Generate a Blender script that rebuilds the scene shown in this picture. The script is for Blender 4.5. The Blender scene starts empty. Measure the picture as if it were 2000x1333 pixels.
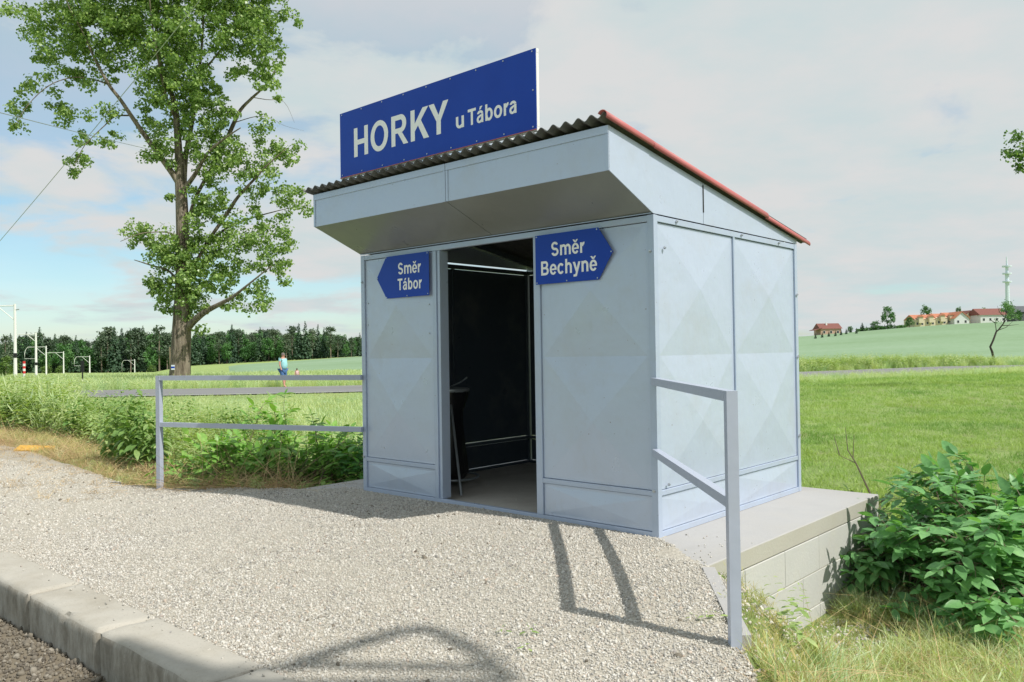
import bpy, math, random
import numpy as np
from mathutils import Vector, Matrix, noise
random.seed(7); RNG = np.random.default_rng(7)
R = math.radians; PI = math.pi
sc = bpy.context.scene; COL = sc.collection

# ------------------------------------------------------------------ camera, sky, sun, exposure
FPX, PITCH, ROLL, HC = 1599.4, 0.0130, -0.01516, 1.28
cam_d = bpy.data.cameras.new('camera'); cam = bpy.data.objects.new('camera', cam_d); COL.objects.link(cam)
cam_d.sensor_width = 36; cam_d.lens = FPX/2000*36; cam_d.clip_start = .05; cam_d.clip_end = 6000
_F = Vector((0, math.cos(PITCH), math.sin(PITCH))); _U0 = Vector((0, -math.sin(PITCH), math.cos(PITCH))); _X0 = Vector((1, 0, 0))
CX = _X0*math.cos(ROLL)+_U0*math.sin(ROLL); CU = -_X0*math.sin(ROLL)+_U0*math.cos(ROLL); CF = _F
cam.matrix_world = Matrix(((CX.x, CU.x, -CF.x, 0), (CX.y, CU.y, -CF.y, 0), (CX.z, CU.z, -CF.z, HC), (0, 0, 0, 1)))
sc.camera = cam
SUN = Vector((.739, -.523, 1.14)).normalized()
sl = bpy.data.lights.new('sun', 'SUN'); sl.energy = 4.6; sl.angle = R(.55); sl.color = (1, .955, .88)
so = bpy.data.objects.new('sun', sl); COL.objects.link(so); so.rotation_euler = SUN.to_track_quat('Z', 'Y').to_euler(); so.location = (20, -15, 30)
w = bpy.data.worlds.new("World"); sc.world = w; w.use_nodes = True
nt = w.node_tree; N = nt.nodes; Lk = nt.links; N.clear()
def wn(t, **k):
    n = N.new(t)
    for a, b in k.items(): setattr(n, a, b)
    return n
sky = wn('ShaderNodeTexSky', sky_type='NISHITA', sun_disc=False)
sky.sun_elevation = math.asin(SUN.z); sky.sun_rotation = math.atan2(SUN.x, SUN.y); sky.air_density = 1.0; sky.dust_density = .6; sky.ozone_density = 1.2
b1 = wn('ShaderNodeBackground'); b1.inputs['Strength'].default_value = .142
hs = wn('ShaderNodeHueSaturation'); hs.inputs['Saturation'].default_value = 1.12; hs.inputs['Hue'].default_value = .485
Lk.new(sky.outputs[0], hs.inputs['Color']); tn = wn('ShaderNodeMix', data_type='RGBA', blend_type='MULTIPLY'); tn.inputs[0].default_value = 1; tn.inputs[7].default_value = (.84, .98, 1.03, 1); Lk.new(hs.outputs[0], tn.inputs[6]); Lk.new(tn.outputs[2], b1.inputs['Color'])
b2 = wn('ShaderNodeBackground'); b2.inputs['Strength'].default_value = .73
tc = wn('ShaderNodeTexCoord'); sx = wn('ShaderNodeSeparateXYZ'); Lk.new(tc.outputs['Generated'], sx.inputs[0])
def wm(op, a, b=None, c=None):
    n = wn('ShaderNodeMath', operation=op)
    for i, v in enumerate((a, b, c)):
        if v is None: continue
        if isinstance(v, (int, float)): n.inputs[i].default_value = v
        else: Lk.new(v, n.inputs[i])
    return n.outputs[0]
zc = wm('ADD', wm('MAXIMUM', sx.outputs[2], 0.0), .16)
cv = wn('ShaderNodeCombineXYZ'); Lk.new(wm('DIVIDE', sx.outputs[0], zc), cv.inputs[0]); Lk.new(wm('DIVIDE', sx.outputs[1], zc), cv.inputs[1])
def wnoise(scale, det, rough, off, dist=.0):
    mp = wn('ShaderNodeMapping'); mp.inputs['Location'].default_value = off; Lk.new(cv.outputs[0], mp.inputs['Vector'])
    n = wn('ShaderNodeTexNoise'); n.inputs['Scale'].default_value = scale; n.inputs['Detail'].default_value = det
    n.inputs['Roughness'].default_value = rough; n.inputs['Distortion'].default_value = dist
    Lk.new(mp.outputs[0], n.inputs['Vector']); return n.outputs['Fac']
n1 = wnoise(1.5, 9, .56, (3.1, 1.7, 0), .3); n2 = wnoise(.22, 3, .5, (9.2, 4.4, 0))
mix = wm('ADD', wm('MULTIPLY', n1, .62), wm('MULTIPLY', n2, .38))
mr = wn('ShaderNodeMapRange', interpolation_type='SMOOTHSTEP'); mr.inputs['From Min'].default_value = .43; mr.inputs['From Max'].default_value = .54
mr.inputs['To Min'].default_value = .28; mr.inputs['To Max'].default_value = 1
mix = wm('ADD', mix, wm('MULTIPLY', sx.outputs[0], .10))
Lk.new(mix, mr.inputs['Value'])
n3 = wnoise(2.2, 7, .58, (1.1, 7.3, 0))
cr = wn('ShaderNodeValToRGB'); cr.color_ramp.elements[0].position = .35; cr.color_ramp.elements[0].color = (.82, .95, .97, 1)
cr.color_ramp.elements[1].position = .62; cr.color_ramp.elements[1].color = (.97, .98, .98, 1)
Lk.new(n3, cr.inputs[0]); Lk.new(cr.outputs[0], b2.inputs['Color'])
ms = wn('ShaderNodeMixShader'); veil = wm('MULTIPLY', wm('SMOOTH_MIN', wm('MULTIPLY', wm('MAXIMUM', wm('SUBTRACT', sx.outputs[2], .06), 0.), 2.6), 1., .2), .92)
Lk.new(wm('MAXIMUM', mr.outputs[0], veil), ms.inputs[0]); Lk.new(b1.outputs[0], ms.inputs[1]); Lk.new(b2.outputs[0], ms.inputs[2])
wo = wn('ShaderNodeOutputWorld'); Lk.new(ms.outputs[0], wo.inputs[0])
vs = sc.view_settings; vs.view_transform = 'Standard'; vs.look = 'None'; vs.exposure = 0; vs.gamma = 1; vs.use_curve_mapping = False
sc.cycles.max_bounces = 8; sc.cycles.transparent_max_bounces = 16

# ------------------------------------------------------------------ placing helpers
def ray(px, py):
    return CF + CX*((px-1000)/FPX) - CU*((py-666.5)/FPX)
def at(px, py, Y):                      # the place in the world seen at that spot of the photograph, Y metres away
    d = ray(px, py); return Vector((0, 0, HC)) + d*(Y/d.y)
TH = -0.730967; FRX, FRY = 0.972169, 5.547722; WD = 3.2; DP = 2.38; HT = 2.2
E_ = np.array([math.cos(TH), math.sin(TH)]); N_ = np.array([-math.sin(TH), math.cos(TH)]); O_ = np.array([FRX, FRY]) - WD*E_
def L(a, b, z=0): return Vector((O_[0]+a*E_[0]+b*N_[0], O_[1]+a*E_[1]+b*N_[1], z))
def toL(X, Y): return (X-O_[0])*E_[0]+(Y-O_[1])*E_[1], (X-O_[0])*N_[0]+(Y-O_[1])*N_[1]
def sst(x, a, b):
    t = np.clip((x-a)/(b-a), 0, 1); return t*t*(3-2*t)
def vnoise(X, Y, s, seed=0):            # cheap smooth noise from sines
    r = np.random.default_rng(seed); v = 0
    for k in range(6):
        th = r.uniform(0, 2*PI); f = s*r.uniform(.5, 1.6); v = v + np.sin((X*np.cos(th)+Y*np.sin(th))*f+r.uniform(0, 6.28))
    return v/6
# platform outline, local a (along the shelter front) and b (backwards)
PLAT = np.array([(-30, -3.0), (5.3, -3.0), (5.15, -2.3), (4.75, -1.75), (4.46, -1.42), (3.82, -.45), (3.2, -.02), (3.2, .1), (0, .1), (-.55, -.35), (-2.25, -.86),
                 (-3.0, -.98), (-3.6, -.90), (-5.2, -.72), (-8.5, -.35), (-14, -.3), (-30, -.6)])
def sd_poly(a, b, P=PLAT):              # signed distance, negative inside
    a = np.asarray(a, float); b = np.asarray(b, float); d = np.full(a.shape, 1e9); ins = np.zeros(a.shape, bool); n = len(P)
    for i in range(n):
        x0, y0 = P[i]; x1, y1 = P[(i+1) % n]; ex, ey = x1-x0, y1-y0
        t = np.clip(((a-x0)*ex+(b-y0)*ey)/(ex*ex+ey*ey), 0, 1); d = np.minimum(d, np.hypot(a-x0-t*ex, b-y0-t*ey))
        c = ((y0 > b) != (y1 > b)) & (a < ex*(b-y0)/(ey if ey != 0 else 1e-9)+x0); ins ^= c
    return np.where(ins, -d, d)
def zplat(a, b):
    z = -.105 + .112*sst(b, -2.7, -.55) - .10*sst(-a, .4, 2.4)*sst(b, -2.8, -.9) - .03*sst(-a, 2, 9) - .02*sst(a, 3.55, 4.6)*sst(b, -2.8, -1.2)
    return z + .008*vnoise(a, b, 2.2, 3)
EPX = np.array([-.9, -.63, -.44, -.39, -.19, 0, .36, .40, .48, .53, .63, .9]); EE = np.array([-.0172, -.0172, -.0188, -.0172, -.005, .002, .0128, .0158, .0213, .0243, .0275, .032])
def zterr(X, Y):
    X = np.asarray(X, float); Y = np.asarray(Y, float); a, b = toL(X, Y)
    low = -.72 + .1*sst(-a, 1, 5) + .42*sst(-a, 2.4, 6)*sst(6-b, 0, 4) + .0*X
    low = low + (-.37+.0 - low)*sst(Y, 24, 34) + .05*vnoise(X, Y, .35, 5)*sst(Y, 7, 12)*(1-sst(Y, 30, 36)) 
    sd = sd_poly(a, b); pz = zplat(a, np.clip(b, -3, 0)) - .035
    k = sst(sd, 0.0, .95+1.3*sst(-a, 3, 5)); near = pz + (low-pz)*k
    near = np.where(sd < 0, pz, near)
    front = sst(-b, 2.93, 2.99); near = near*(1-front) + (-.36)*front
    Yc = np.maximum(Y, 1.0); p = X/Yc; e = np.interp(p, EPX, EE); D = np.where(p < -.15, 420., 340.) ; D = np.where((p > -.40) & (p < -.12), 260., D)
    t = sst(Y, 62, 215); sl_ = -.0265 + (e+.0265)*t
    Yk = np.minimum(Yc, D); far = HC + sl_*Yk
    far = far + (.25*vnoise(X, Y, .03, 8)*sst(Y, 90, 160)*(p < .3))
    return np.where(Y > 62, far, near)
def G(X, Y): return float(zterr(np.array([X]), np.array([Y]))[0])
def on_ground(px, py, y0=3., y1=420.):  # where the sight line of the photograph meets the ground
    d = ray(px, py); Y = np.linspace(y0, y1, 4000); X = d.x/d.y*Y; z = HC+d.z/d.y*Y; g = zterr(X, Y); i = np.argmax(z < g)
    if z[i] >= g[i]: i = len(Y)-1
    return Vector((X[i], Y[i], g[i]))

# ------------------------------------------------------------------ object helpers
class MB:
    def __init__(s): s.v = []; s.f = []; s.m = []
    def add(s, V, F, m=0):
        o = len(s.v); s.v += [tuple(x) for x in V]; s.f += [tuple(i+o for i in f) for f in F]; s.m += [m]*len(F); return s
    def box(s, x0, x1, y0, y1, z0, z1, m=0, bev=0):
        if bev:
            V = []; F = []
            b = bev
            for z, i in ((z0, b), (z0+b, 0), (z1-b, 0), (z1, b)):
                V += [(x0+i, y0+i, z), (x1-i, y0+i, z), (x1-i, y1-i, z), (x0+i, y1-i, z)]
            for k in range(3):
                for j in range(4): F.append((k*4+j, k*4+(j+1) % 4, k*4+4+(j+1) % 4, k*4+4+j))
            F += [(3, 2, 1, 0), (12, 13, 14, 15)]
            return s.add(V, F, m)
        V = [(x0, y0, z0), (x1, y0, z0), (x1, y1, z0), (x0, y1, z0), (x0, y0, z1), (x1, y0, z1), (x1, y1, z1), (x0, y1, z1)]
        return s.add(V, [(0, 3, 2, 1), (4, 5, 6, 7), (0, 1, 5, 4), (1, 2, 6, 5), (2, 3, 7, 6), (3, 0, 4, 7)], m)
    def bar(s, p, q, w_, h_, up=(0, 0, 1), m=0):
        p = Vector(p); q = Vector(q); d = (q-p).normalized(); up = Vector(up)
        sd = d.cross(up)
        if sd.length < 1e-4: sd = d.cross(Vector((1, 0, 0)))
        sd.normalize(); u = sd.cross(d); V = []
        for c in (p, q):
            for i, j in ((-1, -1), (1, -1), (1, 1), (-1, 1)): V.append(c+sd*(i*w_/2)+u*(j*h_/2))
        return s.add(V, [(0, 1, 2, 3), (7, 6, 5, 4), (0, 4, 5, 1), (1, 5, 6, 2), (2, 6, 7, 3), (3, 7, 4, 0)], m)
    def tube(s, P, rad, n=8, m=0, cap=True):
        P = [Vector(p) for p in P]; rad = rad if hasattr(rad, '__len__') else [rad]*len(P); V = []; F = []
        ref = Vector((0, 0, 1)) if abs((P[-1]-P[0]).normalized().z) < .9 else Vector((1, 0, 0))
        for i, c in enumerate(P):
            d = (P[min(i+1, len(P)-1)]-P[max(i-1, 0)]).normalized(); a = d.cross(ref).normalized(); b = a.cross(d)
            for k in range(n): t = 2*PI*k/n; V.append(c+(a*math.cos(t)+b*math.sin(t))*rad[i])
        for i in range(len(P)-1):
            for k in range(n): F.append((i*n+k, i*n+(k+1) % n, (i+1)*n+(k+1) % n, (i+1)*n+k))
        if cap: F += [tuple(range(n))[::-1], tuple(range((len(P)-1)*n, len(P)*n))]
        return s.add(V, F, m)
    def prism(s, poly, d, m=0):
        n = len(poly); d = Vector(d); V = [Vector(p) for p in poly]+[Vector(p)+d for p in poly]
        return s.add(V, [tuple(range(n))[::-1], tuple(range(n, 2*n))]+[(i, (i+1) % n, n+(i+1) % n, n+i) for i in range(n)], m)
    def lathe(s, prof, n=20, c=(0, 0), m=0):
        V = []; F = []
        for r_, z in prof:
            for k in range(n): t = 2*PI*k/n; V.append((c[0]+r_*math.cos(t), c[1]+r_*math.sin(t), z))
        for i in range(len(prof)-1):
            for k in range(n): F.append((i*n+k, i*n+(k+1) % n, (i+1)*n+(k+1) % n, (i+1)*n+k))
        return s.add(V, F, m)
    def mesh(s, name, mats=None, smooth=False):
        me = bpy.data.meshes.new(name); me.from_pydata(s.v, [], s.f)
        if mats:
            for q in (mats if isinstance(mats, (list, tuple)) else [mats]): me.materials.append(q)
            if isinstance(mats, (list, tuple)): me.polygons.foreach_set('material_index', s.m)
        if smooth: me.polygons.foreach_set('use_smooth', [True]*len(me.polygons))
        me.update(); return me
    def build(s, name, mats=None, parent=None, smooth=False, link=True):
        return obj(name, s.mesh(name, mats, smooth), parent)
def obj(name, me, parent=None):
    o = bpy.data.objects.new(name, me); COL.objects.link(o)
    if parent: o.parent = parent
    return o
def tag(o, label=None, cat=None, group=None, kind=None):
    if label: o['label'] = label
    if cat: o['category'] = cat
    if group: o['group'] = group
    if kind: o['kind'] = kind
    return o
def empty(name, label, cat, loc=(0, 0, 0), rz=0, group=None, scale=1):
    o = bpy.data.objects.new(name, None); COL.objects.link(o); o.location = loc; o.rotation_euler = (0, 0, rz); o.scale = (scale,)*3
    o.empty_display_size = .1
    return tag(o, label, cat, group)
def copy_tree(o, loc, rz=0, scale=None, label=None):
    c = o.copy(); COL.objects.link(c); c.location = loc; c.rotation_euler = (0, 0, rz)
    if scale: c.scale = scale if hasattr(scale, '__len__') else (scale,)*3
    if label: c['label'] = label
    for ch in o.children:
        d = ch.copy(); COL.objects.link(d); d.parent = c
        for g in ch.children:
            h = g.copy(); COL.objects.link(h); h.parent = d
    return c
def np_mesh(name, V, F, mat=None, tint=None, smooth=False):  # V (n,3); F (m,k) all the same k
    me = bpy.data.meshes.new(name); V = np.ascontiguousarray(V, np.float32); F = np.ascontiguousarray(F, np.int32)
    m, k = F.shape; me.vertices.add(len(V)); me.vertices.foreach_set('co', V.ravel()); me.loops.add(m*k); me.loops.foreach_set('vertex_index', F.ravel())
    me.polygons.add(m); me.polygons.foreach_set('loop_start', np.arange(0, m*k, k, dtype=np.int32)); me.polygons.foreach_set('loop_total', np.full(m, k, np.int32))
    if smooth: me.polygons.foreach_set('use_smooth', np.ones(m, bool))
    me.update(calc_edges=True)
    if mat: me.materials.append(mat)
    if tint is not None: at_ = me.attributes.new('tint', 'FLOAT', 'POINT'); at_.data.foreach_set('value', np.ascontiguousarray(tint, np.float32))
    return me
def grid_mesh(name, xs, ys, zf, mat, tr=None, smooth=True):
    X, Y = np.meshgrid(xs, ys); Z = zf(X, Y)
    if tr: X, Y = tr(X, Y)
    V = np.stack([X.ravel(), Y.ravel(), Z.ravel()], 1); nx, ny = len(xs), len(ys); i = np.arange(nx-1)[None]+np.arange(ny-1)[:, None]*nx
    return np_mesh(name, V, np.stack([i, i+1, i+nx+1, i+nx], -1).reshape(-1, 4), mat, smooth=smooth)

# ------------------------------------------------------------------ materials
class Mat:
    def __init__(s, name, rough=.6, spec=.5, metal=0):
        s.m = bpy.data.materials.new(name); s.m.use_nodes = True; s.nt = s.m.node_tree; s.b = s.nt.nodes['Principled BSDF']
        s.b.inputs['Roughness'].default_value = rough; s.b.inputs['Specular IOR Level'].default_value = spec; s.b.inputs['Metallic'].default_value = metal
        s.tc = s.nt.nodes.new('ShaderNodeTexCoord'); s.geo = s.nt.nodes.new('ShaderNodeNewGeometry'); s.pos = s.geo.outputs['Position']
    def new(s, t, **k):
        n = s.nt.nodes.new(t)
        for a, b in k.items(): setattr(n, a, b)
        return n
    def lk(s, a, b): s.nt.links.new(a, b)
    def noise(s, scale, det=4, rough=.55, vec=None, stretch=None, dist=0):
        n = s.new('ShaderNodeTexNoise'); n.inputs['Scale'].default_value = scale; n.inputs['Detail'].default_value = det; n.inputs['Roughness'].default_value = rough
        n.inputs['Distortion'].default_value = dist; v = vec or s.pos
        if stretch: mp = s.new('ShaderNodeMapping'); mp.inputs['Scale'].default_value = stretch; s.lk(v, mp.inputs['Vector']); v = mp.outputs[0]
        s.lk(v, n.inputs['Vector']); return n.outputs['Fac']
    def vor(s, scale, out='Color', rnd=1):
        n = s.new('ShaderNodeTexVoronoi'); n.inputs['Scale'].default_value = scale; s.lk(s.pos, n.inputs['Vector']); return n.outputs[out]
    def ramp(s, fac, stops):
        n = s.new('ShaderNodeValToRGB'); cr = n.color_ramp
        while len(cr.elements) < len(stops): cr.elements.new(.5)
        for e, (p, c) in zip(cr.elements, stops): e.position = p; e.color = (*c, 1)
        s.lk(fac, n.inputs[0]); return n.outputs[0]
    def mixc(s, f, a, b, mode='MIX'):
        n = s.new('ShaderNodeMix', data_type='RGBA', blend_type=mode)
        for i, v in ((0, f), (6, a), (7, b)):
            if isinstance(v, (int, float)): n.inputs[i].default_value = v
            elif isinstance(v, tuple): n.inputs[i].default_value = (*v, 1)
            else: s.lk(v, n.inputs[i])
        return n.outputs[2]
    def math(s, op, a, b=0.):
        n = s.new('ShaderNodeMath', operation=op)
        for i, v in ((0, a), (1, b)):
            if isinstance(v, (int, float)): n.inputs[i].default_value = v
            else: s.lk(v, n.inputs[i])
        return n.outputs[0]
    def color(s, c):
        if isinstance(c, tuple): s.b.inputs['Base Color'].default_value = (*c, 1)
        else: s.lk(c, s.b.inputs['Base Color'])
        return s
    def bump(s, h, strength=.3, dist=.01):
        n = s.new('ShaderNodeBump'); n.inputs['Strength'].default_value = strength; n.inputs['Distance'].default_value = dist; s.lk(h, n.inputs['Height']); s.lk(n.outputs[0], s.b.inputs['Normal']); return s
    def rnd(s):
        oi = s.new('ShaderNodeObjectInfo'); a = s.new('ShaderNodeAttribute', attribute_name='tint'); return s.math('ADD', s.math('MULTIPLY', oi.outputs['Random'], .5), s.math('MULTIPLY', a.outputs['Fac'], .5))
def simple(name, c, rough=.6, spec=.5, metal=0, var=.12, scale=6):
    m = Mat(name, rough, spec, metal); n = m.noise(scale, 5); m.color(m.mixc(n, tuple(x*(1-var) for x in c), tuple(min(1, x*(1+var)) for x in c))); return m.m
def foliage(name, stops, rough=.45, trans=.35, tcol=None, patch=None):
    m = Mat(name, rough, .4); c = m.ramp(m.rnd(), stops)
    if patch:
        pn = m.ramp(m.noise(patch, 5, .65), [(.38, (.62, .74, .62)), (.5, (1, 1, 1)), (.62, (1.0, .95, .80))]); c = m.mixc(1., c, pn, 'MULTIPLY')
        p2 = m.ramp(m.noise(patch*2.3, 4, .6, stretch=(.4, 1, 1)), [(.55, (0, 0, 0)), (.72, (1, 1, 1))]); c = m.mixc(m.math('MULTIPLY', p2, .4), c, (.38, .44, .22))
    vn = m.ramp(m.noise(26, 4, .6), [(.35, (.78, .80, .76)), (.6, (1.06, 1.04, 1.0)), (.75, (1.12, 1.04, .8))]); c = m.mixc(1., c, vn, 'MULTIPLY')
    m.color(c)
    t = m.new('ShaderNodeBsdfTranslucent'); m.lk(m.mixc(1., c, tcol or (1.5, 1.6, .6), 'MULTIPLY'), t.inputs[0])
    mx = m.new('ShaderNodeMixShader'); mx.inputs[0].default_value = trans; out = m.nt.nodes['Material Output']
    m.lk(m.b.outputs[0], mx.inputs[1]); m.lk(t.outputs[0], mx.inputs[2]); m.lk(mx.outputs[0], out.inputs[0]); return m.m
def paint(name, c, dirt=.5, metal=.0):
    m = Mat(name, .42, .45, metal); n = m.noise(1.3, 6, .6); n2 = m.noise(18, 4, .6, stretch=(1, 1, .35))
    c1 = m.mixc(m.math('MULTIPLY', n, .35), c, tuple(x*.84 for x in c)); d = m.ramp(n2, [(0.60, (0, 0, 0)), (.78, (1, 1, 1))])
    w2 = m.ramp(m.noise(2.1, 7, .7), [(.50, (0, 0, 0)), (.68, (1, 1, 1))]); r2 = m.ramp(m.noise(42, 3, .5), [(.735, (0, 0, 0)), (.76, (1, 1, 1))]); c1 = m.mixc(m.math('MULTIPLY', d, .22*dirt), c1, (.30, .29, .26))
    c1 = m.mixc(m.math('MULTIPLY', w2, .30*dirt), c1, (.40, .37, .31)); m.color(m.mixc(m.math('MULTIPLY', r2, .7), c1, (.16, .07, .035))); m.bump(m.math('ADD', m.noise(3.0, 3, .5), m.math('MULTIPLY', m.noise(11, 2, .5), .22)), .35, .022)
    m.lk(m.ramp(m.noise(5, 4), [(.3, (.27,)*3), (.7, (.40,)*3)]), m.b.inputs['Roughness']); return m.m
M = {}
M['paint'] = paint('grey_blue_paint', (.51, .585, .725), .5, .2); M['rail'] = paint('rail_paint', (.42, .46, .56), .3)
M['frame'] = paint('frame_paint', (.45, .525, .665), .6, .15)
M['soffit'] = paint('soffit_paint', (.25, .26, .26)); M['inner'] = paint('shade_darkened_inner_paint', (.075, .095, .12)); M['letter'] = simple('white_lettering', (.93, .93, .93), .35, var=.01)  # inner: wall paint darkened so the interior's shade sits in the colour
M['dark_gap'] = simple('dark_rubber', (.02, .02, .02), .9)
M['red'] = simple('faded_red_trim', (.46, .13, .13), .55, var=.15, scale=9); M['white'] = simple('white_paint', (.78, .78, .76), .4, var=.04)
M['black'] = simple('black_plastic', (.012, .012, .014), .28, .5); M['galv'] = simple('galvanised_tube', (.42, .46, .48), .4, .5, .6)
M['bolt'] = simple('zinc_bolt', (.5, .52, .54), .35, .5, .8)
m_ = Mat('blue_enamel', .3, .25); m_.color(m_.mixc(m_.noise(2.5, 3), (.006, .045, .36), (.010, .065, .46))); m_.bump(m_.noise(1.6, 2), .25, .03); M['blue'] = m_.m
m_ = Mat('fibre_cement', .85, .3); m_.color(m_.mixc(m_.noise(14, 6, .65), (.07, .075, .078), (.19, .19, .185))); m_.bump(m_.noise(60, 4), .2, .004); M['sheet'] = m_.m
def concrete(name, c, dirt=(.22, .19, .13), amt=.5, sc_=5, streak=0):
    m = Mat(name, .9, .25); n = m.noise(sc_, 8, .65); f = m.noise(55, 5, .6); c1 = m.mixc(n, tuple(x*.86 for x in c), tuple(x*1.1 for x in c)); c2 = m.mixc(m.math('MULTIPLY', f, .35), c1, tuple(x*.6 for x in c))
    st = m.ramp(m.noise(sc_*.5, 6, .7), [(.45, (0, 0, 0)), (.72, (1, 1, 1))]); c3 = m.mixc(m.math('MULTIPLY', st, amt), c2, dirt)
    if streak:
        sk = m.ramp(m.noise(13, 6, .7, stretch=(1, 1, .35)), [(.36, (0, 0, 0)), (.62, (1, 1, 1))]); nz = m.new('ShaderNodeSeparateXYZ'); m.lk(m.geo.outputs['Normal'], nz.inputs[0])
        side = m.math('LESS_THAN', nz.outputs[2], .6); c3 = m.mixc(m.math('MULTIPLY', m.math('MULTIPLY', sk, side), streak), c3, (.11, .09, .06))
        pit = m.ramp(m.noise(120, 2, .5), [(.66, (0, 0, 0)), (.72, (1, 1, 1))]); c3 = m.mixc(m.math('MULTIPLY', pit, .6), c3, (.16, .14, .11))
    m.color(c3); m.bump(m.math('ADD', f, m.math('MULTIPLY', m.noise(180, 3), .5)), .35, .006); return m.m
M['slab'] = concrete('slab_concrete', (.43, .425, .42), (.36, .33, .27), .25); M['slab_edge'] = concrete('cast_concrete_edge', (.49, .475, .42), (.37, .34, .28), .4)
M['block'] = concrete('block_concrete', (.56, .56, .54), (.46, .43, .36), .35); M['kerb'] = concrete('kerb_concrete', (.48, .455, .40), (.27, .24, .185), .65, 4.5, .6); M['floor'] = concrete('floor_concrete', (.60, .57, .51), (.2, .17, .13), .4)
m_ = Mat('gravel_fines', .95, .2); v = m_.vor(95); v2 = m_.vor(38)
m_.color(m_.mixc(m_.math('MULTIPLY', m_.noise(1.3, 5), .5), m_.mixc(.35, m_.ramp(v, [(0, (.22, .205, .18)), (.5, (.43, .41, .37)), (1, (.60, .57, .51))]), m_.ramp(v2, [(0, (.25, .22, .18)), (1, (.5, .47, .4))])), (.40, .36, .27)))
m_.bump(m_.vor(60, 'Distance'), .6, .012); M['gravel'] = m_.m
def stone(name, stops, far=(.52, .50, .46)):
    m = Mat(name, .85, .3); c = m.ramp(m.new('ShaderNodeObjectInfo').outputs['Random'], stops); ds = m.ramp(m.noise(1.1, 5, .65), [(.42, (0, 0, 0)), (.62, (1, 1, 1))]); m.color(m.mixc(m.math('ADD', m.math('MULTIPLY', ds, .45), .18), m.mixc(m.math('MULTIPLY', m.noise(90, 3), .4), c, far), tuple(x*y for x, y in zip(far, (.99, .975, .93))))); return m.m
M['stone'] = stone('gravel_stone', [(0, (.07, .07, .07)), (.13, (.22, .215, .20)), (.3, (.42, .40, .36)), (.6, (.58, .56, .51)), (.88, (.70, .68, .64)), (.95, (.45, .32, .23)), (1, (.16, .16, .18))])
M['ballast'] = stone('ballast_stone', [(0, (.07, .06, .05)), (.4, (.15, .13, .105)), (.8, (.24, .215, .17)), (1, (.36, .33, .28))], (.17, .15, .12))
# ground: earth and grass by patches
m_ = Mat('ground_cover', .95, .15)
g1 = m_.ramp(m_.noise(.16, 6, .6), [(.3, (0.210, 0.302, 0.092)), (.55, (0.305, 0.402, 0.144)), (.75, (0.419, 0.475, 0.226))])
g2 = m_.ramp(m_.noise(9, 6, .7, stretch=(1, .5, 1)), [(.3, (0.144, 0.230, 0.062)), (.6, (0.354, 0.460, 0.164)), (.8, (0.515, 0.517, 0.288))])
g3 = m_.mixc(.5, g1, g2); dry = m_.ramp(m_.noise(.9, 7, .7), [(.52, (0, 0, 0)), (.66, (1, 1, 1))])
m_.color(m_.mixc(m_.math('MULTIPLY', dry, .45), g3, (.24, .20, .10))); m_.bump(m_.noise(25, 5, .7), .9, .08); M['ground'] = m_.m
m_ = Mat('green_wheat', .9, .15); a_ = m_.noise(.05, 6, .6, stretch=(0.326, 0.800, 0.800)); b_ = m_.noise(1.6, 5, .7, stretch=(0.465, 0.800, 0.800))
m_.color(m_.mixc(.35, m_.ramp(a_, [(.35, (0.186, 0.279, 0.163)), (.5, (0.219, 0.321, 0.205)), (.68, (0.251, 0.349, 0.242))]), m_.ramp(b_, [(.3, (0.140, 0.242, 0.102)), (.7, (0.279, 0.391, 0.242))]))); M['wheat'] = m_.m
m_ = Mat('asphalt', .9, .3); m_.color(m_.mixc(m_.noise(.5, 5, .6, stretch=(.2, 1, 1)), (.17, .17, .175), (.25, .25, .25))); M['road'] = m_.m
m_ = Mat('dirt', .95, .15); m_.color(m_.mixc(m_.noise(7, 6, .7), (.11, .09, .07), (.26, .225, .165))); M['dirt'] = m_.m
m_ = Mat('poplar_bark', .9, .2); f_ = m_.noise(7, 6, .6, stretch=(1, 1, .12)); m_.color(m_.ramp(f_, [(.35, (.075, .06, .045)), (.55, (.24, .20, .155)), (.75, (.36, .31, .25))])); m_.bump(f_, 1, .12); M['bark'] = m_.m
M['twig'] = simple('grey_twig', (.20, .16, .11), .85)
M['poplar_leaf'] = foliage('poplar_leaf', [(0, (0.037, 0.089, 0.020)), (.3, (0.092, 0.187, 0.045)), (.6, (0.202, 0.327, 0.089)), (.85, (0.352, 0.473, 0.163)), (1, (0.538, 0.621, 0.310))], .36, .26)
M['bush_leaf'] = foliage('elder_leaf', [(0, (0.096, 0.245, 0.089)), (.5, (0.195, 0.421, 0.163)), (.9, (0.331, 0.581, 0.263)), (1, (0.505, 0.702, 0.409))], .4, .3)
M['bush_leaf2'] = foliage('knotweed_leaf', [(0, (0.098, 0.231, 0.051)), (.5, (0.212, 0.417, 0.094)), (.9, (0.342, 0.558, 0.153)), (1, (0.489, 0.652, 0.255))], .42, .32)
M['grass_tall'] = foliage('tall_grass', [(0, (0.393, 0.487, 0.255)), (.4, (0.624, 0.712, 0.441)), (.7, (0.639, 0.799, 0.732)), (1, (0.639, 0.799, 0.759))], .6, .3, patch=.45)
M['grass_short'] = foliage('mown_grass', [(0, (0.246, 0.371, 0.105)), (.5, (0.377, 0.528, 0.186)), (.85, (0.525, 0.628, 0.302)), (1, (0.755, 0.670, 0.509))], .6, .3, patch=.28)
M['grass_dry'] = foliage('dry_grass', [(0, (0.271, 0.361, 0.099)), (.35, (0.511, 0.490, 0.198)), (.65, (0.782, 0.635, 0.325)), (1, (0.800, 0.765, 0.468))], .7, .25, (1.1, 1.1, .8))
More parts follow.
